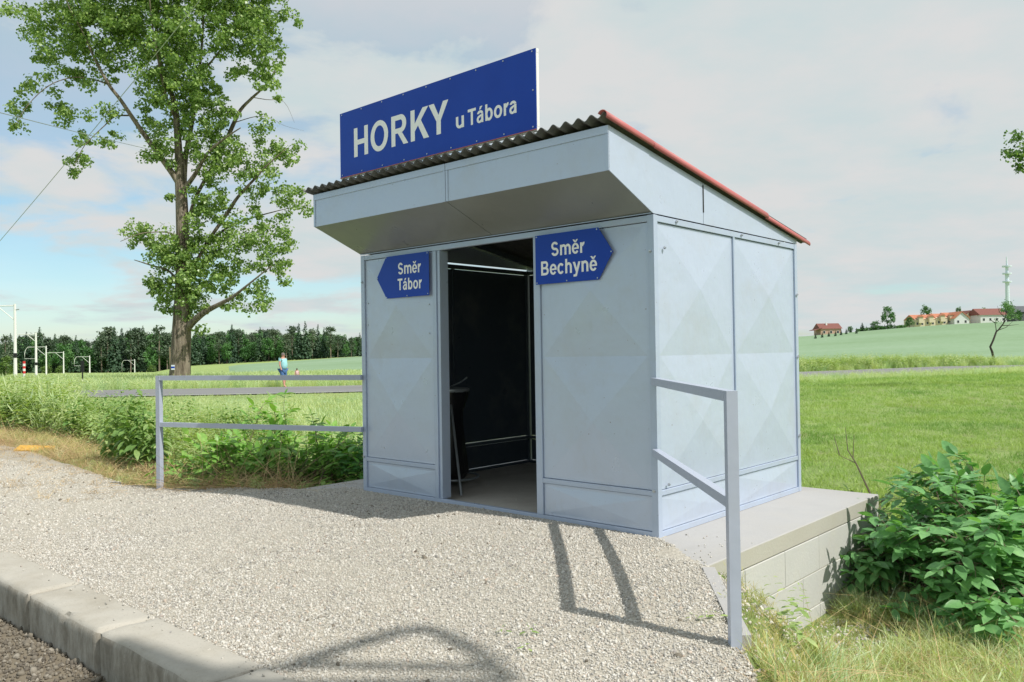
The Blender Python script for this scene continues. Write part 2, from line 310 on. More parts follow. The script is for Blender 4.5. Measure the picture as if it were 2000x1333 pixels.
M['straw'] = foliage('cut_straw', [(0, (0.288, 0.198, 0.108)), (.5, (0.612, 0.450, 0.252)), (1, (0.800, 0.738, 0.450))], .8, .15, (1.1, 1, .8))
M['nettle'] = foliage('nettle_leaf', [(0, (0.103, 0.219, 0.051)), (.5, (0.224, 0.360, 0.111)), (1, (0.413, 0.516, 0.224))], .55, .28)
M['herb'] = foliage('herb_leaf', [(0, (0.206, 0.317, 0.099)), (.5, (0.349, 0.469, 0.179)), (1, (0.571, 0.593, 0.357))], .55, .3)
M['conifer'] = foliage('conifer_needles', [(0, (0.023, 0.058, 0.034)), (.5, (0.048, 0.102, 0.054)), (1, (0.099, 0.161, 0.085))], .6, .1)
M['pine'] = foliage('pine_needles', [(0, (0.041, 0.073, 0.045)), (.5, (0.079, 0.127, 0.072)), (1, (0.141, 0.179, 0.117))], .6, .1)
M['broad'] = foliage('broadleaf', [(0, (0.040, 0.118, 0.034)), (.5, (0.078, 0.203, 0.058)), (1, (0.156, 0.305, 0.105))], .5, .2)
M['pale_leaf'] = foliage('pale_shrub_leaf', [(0, (.07, .14, .03)), (.5, (.12, .20, .05)), (1, (.18, .27, .08))], .5, .25)
M['dark_bark'] = simple('dark_bark', (.045, .035, .028), .9)

# ------------------------------------------------------------------ ground, platform, road, fields
def axis(lo, a, b, hi, step, g=1.07):
    x = list(np.arange(a, b+1e-6, step)); s_ = step; v = b
    while v < hi: s_ *= g; v += s_; x.append(v)
    s_ = step; v = a; left = []
    while v > lo: s_ *= g; v -= s_; left.append(v)
    return np.array(left[::-1]+x)
xs = axis(-2200, -9, 7, 2200, .11, 1.055); ys = axis(-600, -1, 15, 3000, .11, 1.05)
tag(obj('ground', grid_mesh('ground', xs, ys, zterr, M['ground'])), 'uneven grassy ground running from the platform to the fields', kind='structure')
def zg_sheet(a, b):
    sd = sd_poly(a, b) + .07*vnoise(a, b, 7, 11) + .04*vnoise(a, b, 17, 12)
    X, Y = trL(a, b); z = zplat(a, b); return np.where(sd > .0, z*(1-sst(sd, 0.02, .22))+(np.minimum(z, zterr(X, Y))-.12)*sst(sd, .02, .22), z)
def trL(a, b): return O_[0]+a*E_[0]+b*N_[0], O_[1]+a*E_[1]+b*N_[1]
ga = np.concatenate([np.arange(-30, -4, .2), np.arange(-4, 6, .05), np.arange(6, 6.2, .2)]); gb = np.arange(-2.86, .3, .05)
tag(obj('gravel_platform', grid_mesh('gravel_platform', ga, gb, zg_sheet, M['gravel'], trL)), 'pale crushed gravel surface of the halt platform', kind='structure')
tag(obj('track_bed', grid_mesh('track_bed', np.arange(-25, 12, .15), np.linspace(-9, -3.02, 52), lambda a, b: -.315+.012*vnoise(a, b, 3, 4), M['dirt'], trL)), 'gravelly track bed below the platform kerb', kind='structure')
# road ribbon
rc = [(-160, 46), (-90, 39.5), (-60, 37.8), (-40, 37.2), (-21, 37.4), (-11, 38), (-4, 39.6), (6, 43.6), (17.5, 49), (24, 52.5), (33, 58), (48, 66.5), (75, 80), (130, 104), (220, 140)]
rc = [Vector((*p, 0)) for p in rc]; RCL = []
for i in range(len(rc)-1):
    p0, p1, p2, p3 = rc[max(i-1, 0)], rc[i], rc[i+1], rc[min(i+2, len(rc)-1)]
    for k in range(10):
        t = k/10; RCL.append(.5*((2*p1)+(p2-p0)*t+(2*p0-5*p1+4*p2-p3)*t*t+(3*p1-p0-3*p2+p3)*t**3))
def ribbon(o0, o1, dz):
    V = []; F = []
    for i, p in enumerate(RCL):
        d = (RCL[min(i+1, len(RCL)-1)]-RCL[max(i-1, 0)]).normalized(); n = Vector((-d.y, d.x, 0))
        for k in range(5):
            q = p+n*(o0+(o1-o0)*k/4); V.append((q.x, q.y, G(q.x, q.y)+dz))
    for i in range(len(RCL)-1):
        for k in range(4): F.append((i*5+k, i*5+k+1, i*5+k+6, i*5+k+5))
    return V, F
tag(MB().add(*ribbon(-3.6, 3.6, .04)).build('road', M['road'], smooth=True), 'grey asphalt country road curving behind the shelter', kind='structure')
for o_ in (-3.3, 3.2):
    tag(MB().add(*ribbon(o_, o_+.13, .046)).build('road_line', M['white']), 'white edge line painted on the road', kind='structure')
def road_d(X, Y):
    P = np.array([(p.x, p.y) for p in RCL]); return np.min(np.hypot(X[:, None]-P[None, :, 0], Y[:, None]-P[None, :, 1]), 1)
wx = np.linspace(-170, 60, 160); wy = np.linspace(98, 300, 70)
def wheat_left(X, Y): return zterr(X, Y)+.35-2.5*sst(-X/Y, .33, .40)-3*sst(X, 20, 60)-1.2*sst(-Y, -106-.04*np.abs(X), -98)
tag(obj('wheat_field', grid_mesh('wheat_field', wx, wy, wheat_left, M['wheat'])), 'pale green cereal field rising to the wood edge', kind='structure')
wy = np.concatenate([np.linspace(84, 130, 40), np.linspace(134, 338, 60)]); wx = np.linspace(20, 330, 200)
def wheat_right(X, Y): return zterr(X, Y)+.15-2.5*sst(.28-X/Y, 0, .06)-1.5*sst(-Y+.12*X, -84, -74)
tag(obj('wheat_field', grid_mesh('wheat_field', wx, wy, wheat_right, M['wheat'])), 'broad pale green cereal field on the hill below the village', kind='structure')

# ------------------------------------------------------------------ instanced stuff
def proto_col(name, objs):
    c = bpy.data.collections.new(name)
    for me in objs: c.objects.link(bpy.data.objects.new(name, me))
    return c
def scatter(name, pts, scl, col, label, tilt=.25, rot=None, kind='stuff', parent=None):
    n = len(pts)
    if n == 0: return
    me = bpy.data.meshes.new(name); me.vertices.add(n); me.vertices.foreach_set('co', np.ascontiguousarray(pts, np.float32).ravel())
    if rot is None: rot = np.stack([RNG.normal(0, tilt, n), RNG.normal(0, tilt, n), RNG.uniform(0, 2*PI, n)], 1)
    a = me.attributes.new('rot', 'FLOAT_VECTOR', 'POINT'); a.data.foreach_set('vector', np.ascontiguousarray(rot, np.float32).ravel())
    s_ = np.asarray(scl, np.float32); s_ = s_ if s_.ndim == 2 else np.repeat(s_[:, None], 3, 1)
    a = me.attributes.new('scl', 'FLOAT_VECTOR', 'POINT'); a.data.foreach_set('vector', np.ascontiguousarray(s_).ravel())
    o = obj(name, me, parent); g = bpy.data.node_groups.new(name, 'GeometryNodeTree')
    g.interface.new_socket('Geometry', in_out='INPUT', socket_type='NodeSocketGeometry'); g.interface.new_socket('Geometry', in_out='OUTPUT', socket_type='NodeSocketGeometry')
    gi = g.nodes.new('NodeGroupInput'); go = g.nodes.new('NodeGroupOutput'); ip = g.nodes.new('GeometryNodeInstanceOnPoints'); ci = g.nodes.new('GeometryNodeCollectionInfo')
    ci.inputs['Collection'].default_value = col; ci.inputs['Separate Children'].default_value = True; ci.inputs['Reset Children'].default_value = True
    ip.inputs['Pick Instance'].default_value = True
    na = g.nodes.new('GeometryNodeInputNamedAttribute'); na.data_type = 'FLOAT_VECTOR'; na.inputs['Name'].default_value = 'rot'
    nb = g.nodes.new('GeometryNodeInputNamedAttribute'); nb.data_type = 'FLOAT_VECTOR'; nb.inputs['Name'].default_value = 'scl'
    g.links.new(gi.outputs[0], ip.inputs['Points']); g.links.new(ci.outputs[0], ip.inputs['Instance']); g.links.new(na.outputs[0], ip.inputs['Rotation']); g.links.new(nb.outputs[0], ip.inputs['Scale'])
    g.links.new(ip.outputs[0], go.inputs[0]); md = o.modifiers.new('scatter', 'NODES'); md.node_group = g
    o['label'] = label; o['kind'] = kind; return o
def stone_mesh(seed, mat):
    r = np.random.default_rng(seed); t = (1+5**.5)/2
    V = np.array([(-1, t, 0), (1, t, 0), (-1, -t, 0), (1, -t, 0), (0, -1, t), (0, 1, t), (0, -1, -t), (0, 1, -t), (t, 0, -1), (t, 0, 1), (-t, 0, -1), (-t, 0, 1)])/1.9
    F = [(0, 11, 5), (0, 5, 1), (0, 1, 7), (0, 7, 10), (0, 10, 11), (1, 5, 9), (5, 11, 4), (11, 10, 2), (10, 7, 6), (7, 1, 8), (3, 9, 4), (3, 4, 2), (3, 2, 6), (3, 6, 8), (3, 8, 9), (4, 9, 5), (2, 4, 11), (6, 2, 10), (8, 6, 7), (9, 8, 1)]
    V = V*r.uniform(.65, 1.25, (12, 1))*np.array([1, r.uniform(.6, .95), r.uniform(.45, .8)])*.5
    return np_mesh('stone', V, np.array(F), mat)
def blades(name, mat, n, h, spread, width, lean, seed, seeds=0):
    r = np.random.default_rng(seed); V = []; F = []
    for i in range(n):
        a = r.uniform(0, 2*PI); rr = spread*r.uniform(0, 1)**.5; x, y = rr*math.cos(a), rr*math.sin(a); hh = h*r.uniform(.55, 1.1); la = r.uniform(0, 2*PI); ln = lean*r.uniform(.2, 1.2)*hh
        wa = r.uniform(0, PI); wx_, wy_ = math.cos(wa)*width/2, math.sin(wa)*width/2; o = len(V)
        for t, ww in ((0, 1), (.4, .85), (.75, .55), (1, .05)):
            cx = x+math.cos(la)*ln*t*t; cy = y+math.sin(la)*ln*t*t; cz = hh*(t-.25*lean*t*t)
            V += [(cx-wx_*ww, cy-wy_*ww, cz), (cx+wx_*ww, cy+wy_*ww, cz)]
        for k in range(3): F.append((o+2*k, o+2*k+1, o+2*k+3, o+2*k+2))
        if i < seeds:
            o = len(V); tx, ty, tz = cx, cy, cz
            for t, ww in ((-.18, .3), (-.06, 1), (.08, .8), (.2, .1)):
                dx = math.cos(la)*t*hh*.5*lean; dy = math.sin(la)*t*hh*.5*lean
                V += [(tx+dx-wx_*2.0*ww, ty+dy-wy_*2.0*ww, tz+t*hh*.7), (tx+dx+wx_*2.0*ww, ty+dy+wy_*2.0*ww, tz+t*hh*.7)]
            for k in range(3): F.append((o+2*k, o+2*k+1, o+2*k+3, o+2*k+2))
    return np_mesh(name, np.array(V), np.array(F), mat, tint=np.repeat(r.uniform(0, .35, (len(V)+7)//8), 8)[:len(V)])
LEAFV = np.array([(0, 0, 0), (.22, -.16, .03), (.25, 0, 0), (.22, .16, .03), (.55, -.21, .0), (.55, 0, -.045), (.55, .21, .0), (.82, -.11, -.07), (.82, 0, -.10), (.82, .11, -.07), (1, 0, -.17)])
LEAFF = [(0, 1, 2), (0, 2, 3), (1, 4, 5), (1, 5, 2), (2, 5, 6), (2, 6, 3), (4, 7, 8), (4, 8, 5), (5, 8, 9), (5, 9, 6), (7, 10, 8), (8, 10, 9)]
def frames(D, Nn):
    D = D/np.linalg.norm(D, axis=1)[:, None]; S = np.cross(Nn, D); S /= np.maximum(np.linalg.norm(S, axis=1)[:, None], 1e-6); U = np.cross(D, S); return np.stack([D, S, U], 2)
def leaf_cloud(name, P, D, Nn, S, mat, base=LEAFV, F=LEAFF, width=None):
    n = len(P); Fm = frames(D, Nn); B = np.array(base); k = len(B)
    S = np.asarray(S); V = np.einsum('nij,kj->nki', Fm, B)*S[:, None, None]+P[:, None, :]
    FF = (np.array(F)[None]+np.arange(n)[:, None, None]*k).reshape(-1, len(F[0]))
    return np_mesh(name, V.reshape(-1, 3), FF, mat, tint=np.repeat(RNG.uniform(0, 1, n), k))
def herb_mesh(name, mat, h, seed, nst=3, lf=.07, width=1., droop=.3, branch=0):
    r = np.random.default_rng(seed); P = []; D = []; Nn = []; S = []; mb = MB()
    for i in range(nst):
        a = r.uniform(0, 6.28); b = np.array([math.cos(a), math.sin(a), 0])*r.uniform(0, .08)*nst**.5; ln = r.normal(0, .12, 2); hh = h*r.uniform(.7, 1.08); k = max(4, int(hh/.045))
        pts = [b+np.array([ln[0]*(j/k)**2*hh, ln[1]*(j/k)**2*hh, j/k*hh]) for j in range(k+1)]
        mb.tube(pts[::max(1, k//4)], .004, 3)
        for j in range(2, k+1):
            t = j/k; L_ = lf*(.55+1.1*math.sin(PI*min(1, t*.9+.08)))*r.uniform(.8, 1.2)
            a0 = (j % 2)*PI/2+r.normal(0, .3)
            for q in (0, PI):
                d = np.array([math.cos(a0+q), math.sin(a0+q), r.normal(.15-droop*(1-t*.7), .2)]); P.append(pts[j]+d*.012); D.append(d); Nn.append(np.array([r.normal(0, .25), r.normal(0, .25), 1])); S.append(L_)
    me = leaf_cloud(name, np.array(P), np.array(D), np.array(Nn), np.array(S), mat, base=LEAFV*np.array([1, width, 1]))
    return me

# ------------------------------------------------------------------ shelter
SH = empty('metal_shelter', 'grey blue sheet metal waiting shelter with slanting corrugated roof', 'waiting shelter', L(0, 0, 0), TH)
TT = .05
def fb(x0, x1, y0, y1, z0, z1, name='frame_bar', mt=None): return MB().box(x0, x1, y0, y1, z0, z1, bev=.002).build(name, mt or M['frame'], SH)
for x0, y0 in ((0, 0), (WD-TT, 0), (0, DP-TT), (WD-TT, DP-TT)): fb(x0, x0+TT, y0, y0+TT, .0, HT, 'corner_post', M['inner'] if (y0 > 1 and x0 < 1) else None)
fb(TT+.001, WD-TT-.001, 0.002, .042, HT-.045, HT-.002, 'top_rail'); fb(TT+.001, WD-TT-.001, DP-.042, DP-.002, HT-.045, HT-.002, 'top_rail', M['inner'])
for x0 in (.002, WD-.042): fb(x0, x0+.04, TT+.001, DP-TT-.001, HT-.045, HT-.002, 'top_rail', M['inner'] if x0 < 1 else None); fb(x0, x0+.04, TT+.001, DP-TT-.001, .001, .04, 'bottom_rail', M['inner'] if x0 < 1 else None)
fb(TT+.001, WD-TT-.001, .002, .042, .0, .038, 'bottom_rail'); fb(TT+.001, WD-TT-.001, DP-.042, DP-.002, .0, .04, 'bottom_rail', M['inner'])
JL0, JL1, JR0, JR1 = .985, 1.075, 2.125, 2.185
fb(JL0, JL0+.045, .001, .043, .039, HT-.046, 'door_jamb'); fb(JL1-.025, JL1, .004, .10, .039, HT-.046, 'door_jamb'); fb(JL0+.046, JL1-.026, .014, .05, .039, HT-.046, 'door_jamb')
fb(JR0, JR1, .001, .046, .039, HT-.046, 'door_jamb')
for x0, x1 in ((TT+.001, JL0-.001), (JR1+.001, WD-TT-.001)): fb(x0, x1, .003, .04, .282, .318, 'middle_rail')
ZM0, ZM1 = .282, .318
def emboss(w_, h_, kick=False, dep=.028):   # sheet in x (0..w) z (0..h), pressed pyramids towards -y
    i = .018
    V = [(0, 0, 0), (w_, 0, 0), (w_, 0, h_), (0, 0, h_), (i, 0, i), (w_-i, 0, i), (w_-i, 0, h_-i), (i, 0, h_-i)]
    F = [(0, 1, 5, 4), (1, 2, 6, 5), (2, 3, 7, 6), (3, 0, 4, 7)]
    if kick:
        V += [(w_/2, -dep*.45, h_*.5)]; F += [(4, 5, 8), (5, 6, 8), (6, 7, 8), (7, 4, 8)]
    else:
        V += [(w_/2, -dep, h_*.24), (w_/2, -dep, h_*.76), (i, 0, h_*.5), (w_-i, 0, h_*.5), (w_/2, -dep*.05, h_*.5)]
        F += [(4, 5, 8), (7, 9, 6), (4, 8, 10), (5, 11, 8), (10, 9, 7), (11, 6, 9), (10, 8, 12), (8, 11, 12), (11, 9, 12), (9, 10, 12)]
    n = len(V); V += [(0, .012, 0), (w_, .012, 0), (w_, .012, h_), (0, .012, h_)]; F += [(n+3, n+2, n+1, n), (0, n, n+1, 1), (1, n+1, n+2, 2), (2, n+2, n+3, 3), (3, n+3, n, 0)]
    return V, F
def panel(w_, h_, loc, rz, kick=False):
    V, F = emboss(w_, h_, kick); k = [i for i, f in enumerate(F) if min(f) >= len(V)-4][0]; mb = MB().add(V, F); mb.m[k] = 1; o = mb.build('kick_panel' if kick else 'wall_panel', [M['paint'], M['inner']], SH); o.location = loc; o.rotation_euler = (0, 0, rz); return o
g_ = .004
for x0, x1 in ((TT, JL0), (JR1, WD-TT)):
    panel(x1-x0-2*g_, HT-.046-ZM1-2*g_, (x0+g_, .015, ZM1+g_), 0); panel(x1-x0-2*g_, ZM0-.038-2*g_, (x0+g_, .015, .038+g_), 0, True)
ym = 1.175
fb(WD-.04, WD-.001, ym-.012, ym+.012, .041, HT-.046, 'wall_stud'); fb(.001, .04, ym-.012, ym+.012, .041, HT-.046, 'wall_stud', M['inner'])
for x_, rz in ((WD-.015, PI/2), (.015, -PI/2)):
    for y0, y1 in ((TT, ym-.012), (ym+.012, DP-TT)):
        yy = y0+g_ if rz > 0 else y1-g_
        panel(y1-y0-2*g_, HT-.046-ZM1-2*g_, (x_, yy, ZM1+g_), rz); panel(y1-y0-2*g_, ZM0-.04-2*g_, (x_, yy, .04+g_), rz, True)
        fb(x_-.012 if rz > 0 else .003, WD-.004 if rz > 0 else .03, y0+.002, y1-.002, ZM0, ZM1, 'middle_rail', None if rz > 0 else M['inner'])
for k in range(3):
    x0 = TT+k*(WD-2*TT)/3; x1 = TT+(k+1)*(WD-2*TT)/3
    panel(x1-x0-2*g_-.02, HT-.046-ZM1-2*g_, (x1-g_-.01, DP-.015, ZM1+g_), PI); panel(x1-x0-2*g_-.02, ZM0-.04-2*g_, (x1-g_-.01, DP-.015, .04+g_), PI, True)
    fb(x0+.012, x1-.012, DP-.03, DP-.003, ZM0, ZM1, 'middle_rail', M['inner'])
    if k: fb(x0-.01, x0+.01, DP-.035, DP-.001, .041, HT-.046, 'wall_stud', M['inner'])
# canopy box
FY, FZ0, FZ1 = -.51, 2.42, 2.70; SEAM = 1.705
def roofz(y): return 2.716-.1615*(y+.51)
for x0, x1 in ((.0, SEAM-.003), (SEAM+.003, WD)):
    mb = MB(); mb.box(x0, x1, FY, FY+.004, FZ0, FZ1-.02); mb.box(x0+.0, x1, FY-.008, FY-.001, FZ1-.045, FZ1+.005); mb.box(x0 if x0 else 0, (x0 if x0 else 0)+.022, FY-.006, FY-.001, FZ0, FZ1-.047); mb.box(x1-.022, x1, FY-.006, FY-.001, FZ0, FZ1-.047)
    mb.build('fascia_panel', M['paint'], SH)
    zz = .008
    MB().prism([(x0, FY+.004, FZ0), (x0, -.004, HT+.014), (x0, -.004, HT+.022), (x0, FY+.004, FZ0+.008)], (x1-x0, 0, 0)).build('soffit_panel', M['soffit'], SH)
MB().bar((0.01, -.008, HT+.008), (WD-.01, -.008, HT+.008), .012, .006).build('soffit_flashing', M['frame'], SH)
SY = .69
for xx, gap in ((WD-.006, 0), (0, .014)):
    for poly in ([(FY, FZ0), (FY, FZ1+.006), (SY-.003, roofz(SY)-.01+gap), (SY-.003, HT+.006+gap), (0, HT+.006+gap)], [(SY+.003, HT+.006+gap), (SY+.003, roofz(SY)-.01+gap), (DP, roofz(DP)-.01+gap), (DP, HT+.006+gap)]):
        MB().prism([(xx, y, z) for y, z in poly], (.006, 0, 0)).build('gable_panel', M['paint'], SH)
MB().box(0.01, WD-.01, DP-.008, DP-.002, HT+.004, roofz(DP)-.02).build('rear_panel', M['paint'], SH)
MB().bar((SY*0+WD+.002, SY, roofz(SY)-.03), (WD+.002, SY, HT+.09), .006, .01, (0, 1, 0)).build('seam_strip', M['dark_gap'], SH)
# rafters
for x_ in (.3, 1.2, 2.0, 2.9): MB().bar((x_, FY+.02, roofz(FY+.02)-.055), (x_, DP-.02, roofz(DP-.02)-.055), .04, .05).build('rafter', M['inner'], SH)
# corrugated sheets
XR0, XR1, YR0, YR1 = -.085, 3.215, -.575, 2.57; WL = .1035
def sheet(x0, x1, dz):
    n = int((x1-x0)/WL*10)+1; X = np.linspace(x0, x1, n); Y = np.linspace(YR0, YR1, 9); V = []; F = []; th = .006
    for s_ in (0, 1):
        for y in Y:
            for x in X: V.append((x, y, roofz(y)+.02+dz+.0165*math.cos(2*PI*(x-XR1)/WL)+s_*th))
    nn = len(X); k = nn*len(Y)
    for j in range(len(Y)-1):
        for i in range(nn-1):
            q = j*nn+i; F.append((q, q+nn, q+nn+1, q+1)); F.append((k+q, k+q+1, k+q+nn+1, k+q+nn))
    for i in range(nn-1):
        F.append((i, i+1, k+i+1, k+i)); q = (len(Y)-1)*nn+i; F.append((q+1, q, k+q, k+q+1))
    for j in range(len(Y)-1):
        q = j*nn; F.append((q, k+q, k+q+nn, q+nn)); q = j*nn+nn-1; F.append((q, q+nn, k+q+nn, k+q))
    return V, F
cuts = [XR0, .82, 1.72, 2.55, XR1]
for i in range(4):
    o = MB().add(*sheet(cuts[i]-(.05 if i else 0), cuts[i+1], .0065*(i % 2))).build('roof_sheet', M['sheet'], SH)
    for p in o.data.polygons: p.use_smooth = False
# red verge trim in two lengths
def trim(y0, y1, dz, r0):
    V = []; F = []; n = 8
    for y in (y0, y1):
        for rr in (r0, r0-.004):
            for k in range(n+1): t = -PI*.35+PI*1.05*k/n; V.append((WD+.005+rr*math.sin(t)*1.05, y, roofz(y)+.02+dz+rr*math.cos(t)))
    m = n+1
    for k in range(n): F += [(k, k+1, 2*m+k+1, 2*m+k), (m+k+1, m+k, 3*m+k, 3*m+k+1), (k+1, k, m+k, m+k+1), (2*m+k, 2*m+k+1, 3*m+k+1, 3*m+k)]
    F += [(0, 2*m, 3*m, m), (n, m+n, 3*m+n, 2*m+n)]
    return V, F
MB().add(*trim(-.585, -.02, .004, .036)).build('verge_trim', M['red'], SH, True); MB().add(*trim(-.035, 1.72, .0, .038)).build('verge_trim', M['red'], SH, True); MB().add(*trim(1.68, 2.60, -.012, .032)).build('verge_trim', M['red'], SH, True)
# bolts
def bolt(x, y, z, ax):
    d = Vector({'x': (1, 0, 0), '-x': (-1, 0, 0), '-y': (0, -1, 0)}[ax]); p = Vector((x, y, z)); MB().tube([p, p+d*.008], .011, 6).tube([p+d*.0079, p+d*.016], .006, 6).build('bolt', M['bolt'], SH)
for z in (.32, 1.95): bolt(WD-.03, 0, z, '-y'); bolt(.02, 0, z, '-y')
for z in (1.98, .35): bolt(WD, .13, z, 'x')
for z in (.5, 1.2, 1.75): bolt(WD, DP-.025, z, 'x'); bolt(WD, DP-.038, z-.006, 'x')
for y in (.3, 1.3, 2.0): bolt(WD, y, HT-.02, 'x')
for x, z in ((.085, 1.55), (.09, 1.75), (.93, 1.45), (.93, 1.7), (.25, 1.1), (.3, .42)): MB().tube([(x, .012, z), (x, .005, z)], .006, 6).build('rivet', M['bolt'], SH)
# interior mid trims
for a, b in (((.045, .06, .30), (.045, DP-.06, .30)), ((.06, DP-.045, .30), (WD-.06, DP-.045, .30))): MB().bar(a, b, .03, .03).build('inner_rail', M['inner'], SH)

# ------------------------------------------------------------------ lettering
def glyph(ch, t=.205, tx=.17):
    q = []                                  # closed polygons
    def rect(x0, y0, x1, y1): q.append([(x0, y0), (x1, y0), (x1, y1), (x0, y1)])
    def arc(cx, cy, rx, ry, a0, a1, wx=None, wy=None, n=14):
        wx = wx or t; wy = wy or tx
        for i in range(n):
            A = [R(a0+(a1-a0)*(i+k)/n) for k in (0, 1)]
            q.append([(cx+rx*math.cos(A[0]), cy+ry*math.sin(A[0])), (cx+rx*math.cos(A[1]), cy+ry*math.sin(A[1])), (cx+(rx-wx)*math.cos(A[1]), cy+(ry-wy)*math.sin(A[1])), (cx+(rx-wx)*math.cos(A[0]), cy+(ry-wy)*math.sin(A[0]))])
    def line(x0, y0, x1, y1, w_=None, horiz=False):
        w_ = (w_ or t)
        if horiz: q.append([(x0-w_/2, y0), (x0+w_/2, y0), (x1+w_/2, y1), (x1-w_/2, y1)])
        else:
            d = Vector((x1-x0, y1-y0)).normalized(); n_ = Vector((-d.y, d.x))*w_/2; q.append([(x0-n_.x, y0-n_.y), (x1-n_.x, y1-n_.y), (x1+n_.x, y1+n_.y), (x0+n_.x, y0+n_.y)])
    xh = .735
    if ch == 'H': rect(.1, 0, .1+t, 1); rect(.9-t, 0, .9, 1); rect(.1+t, .41, .9-t, .41+tx); adv = 1.0
    elif ch == 'O': arc(.53, .5, .48, .52, 0, 360, t*1.02, tx, 36); adv = 1.08
    elif ch == 'R': rect(.1, 0, .1+t, 1); rect(.1+t, 1-tx, .58, 1); rect(.1+t, .40, .58, .40+tx*.95); arc(.58, .70, .30, .30, -90, 90, t, tx*.97); q.append([(.44, .40), (.66, .40), (.97, 0), (.73, 0)]); adv = 1.0
    elif ch == 'K': rect(.1, 0, .1+t, 1); q.append([(.1+t, .30), (.1+t, .55), (.70, 1), (.98, 1)]); q.append([(.42, .545), (.57, .69), (1.0, 0), (.74, 0)]); adv = 1.0
    elif ch == 'Y': rect(.465-t/2, 0, .465+t/2, .42); q.append([(.465-t/2, .42), (.465+t/2, .42), (.25, 1), (.0, 1)]); q.append([(.465-t/2, .42), (.465+t/2, .42), (.93, 1), (.68, 1)]); adv = .93
    elif ch == 'T': rect(.03, 1-tx, .82, 1); rect(.425-t/2, 0, .425+t/2, 1-tx); adv = .85
    elif ch == 'S':
        arc(.455, .715, .36, .30, 20, 180, t*.95, tx); arc(.455, .715, .36, .30, 180, 262, t*.95, tx); arc(.48, .285, .385, .30, -165, 82, t*.98, tx)
        q.append([(.405, .418), (.39, .595), (.53, .575), (.54, .40)]); adv = .93
    elif ch == 'B': rect(.1, 0, .1+t, 1); rect(.1+t, 1-tx, .6, 1); rect(.1+t, .43, .6, .43+tx*.9); rect(.1+t, 0, .6, tx); arc(.58, .735, .28, .265, -90, 90, t, tx*.95); arc(.6, .29, .32, .29, -90, 90, t, tx); adv = 1.0
    elif ch in 'oec':
        if ch == 'o': arc(.43, xh/2, .38, xh/2+.02, 0, 360, t, tx*.95, 32); adv = .86
        elif ch == 'c': arc(.41, xh/2, .36, xh/2+.02, 38, 322, t, tx*.95, 26); adv = .78
        else: arc(.40, xh/2, .37, xh/2+.02, 3, 325, t, tx*.9, 28); rect(.20, xh/2-.055, .765, xh/2+.055); adv = .79
    elif ch == 'a':
        arc(.385, .52, .30, xh-.50, 12, 170, t*.95, tx*.9); rect(.685-t, 0, .685, .53); arc(.33, .215, .28, .235, 60, 300, t*.95, tx*.8); q.append([(.33, .33), (.30, .46), (.48, .50), (.48, .38)]); q.append([(.36, -.02), (.36, .12), (.50, .22), (.50, .06)]); adv = .78
    elif ch == 'b': rect(.09, 0, .09+t, 1); arc(.45, xh/2, .35, xh/2+.02, -180, 180, t, tx*.95, 28); adv = .86
    elif ch == 'h': rect(.09, 0, .09+t, 1); rect(.77-t, 0, .77, .46); arc(.44, .44, .33, xh-.42, 0, 150, t, tx); adv = .86
    elif ch == 'n': rect(.09, 0, .09+t, xh); rect(.77-t, 0, .77, .46); arc(.44, .44, .33, xh-.42, 0, 150, t, tx); adv = .86
    elif ch == 'u': rect(.08, .28, .08+t, xh); rect(.77-t, 0, .77, xh); arc(.41, .30, .33, .32, 180, 330, t, tx); adv = .86
    elif ch == 'm':
        rect(.09, 0, .09+t, xh); rect(.655-t/2, 0, .655+t/2, .5); rect(1.21-t, 0, 1.21, .5)
        arc(.46, .48, .295, xh-.46, 0, 150, t, tx); arc(.91, .48, .30, xh-.46, 0, 150, t, tx); adv = 1.29
    elif ch == 'r': rect(.09, 0, .09+t, xh); arc(.48, .38, .27, xh-.36, 75, 160, t*.9, tx*1.1); adv = .55
    elif ch == 'y': q.append([(.30, .05), (.52, .05), (.24, xh), (.01, xh)]); q.append([(.20, -.27), (.40, -.27), (.79, xh), (.57, xh)]); q.append([(.07, -.28), (.07, -.13), (.28, -.12), (.30, -.28)]); adv = .80
    else: adv = .40
    return q, adv
def lettering(text, x0, x1, zb, cap, y, parent, name, tilt=0):
    """white letters on a plane facing -y"""
    base = {'á': 'a', 'ě': 'e'}; items = []; x = 0
    for ch in text:
        q, adv = glyph(base.get(ch, ch))
        items.append((x, q, ch, adv)); x += adv
    s = (x1-x0)/(x-.12); c = 0
    for xo, q, ch, adv in items:
        if not q: continue
        q = list(q)
        if ch == 'á': q.append([(.30, .80), (.44, .80), (.62, 1.0), (.38, 1.0)])
        if ch == 'ě': q.append([(.30, .80), (.46, .80), (.30, 1.0), (.12, 1.0)]); q.append([(.34, .80), (.50, .80), (.68, 1.0), (.50, 1.0)])
        mb = MB()
        for i, pl in enumerate(q):
            ar = sum(pl[k][0]*pl[(k+1) % len(pl)][1]-pl[(k+1) % len(pl)][0]*pl[k][1] for k in range(len(pl)))
            if ar < 0: pl = pl[::-1]
            yy = y-.0006-.00003*i
            mb.add([(x0+(xo+px-.06)*s, yy, zb+pz*cap) for px, pz in pl], [tuple(range(len(pl)))])
        mb.build(name, M['letter'], parent)
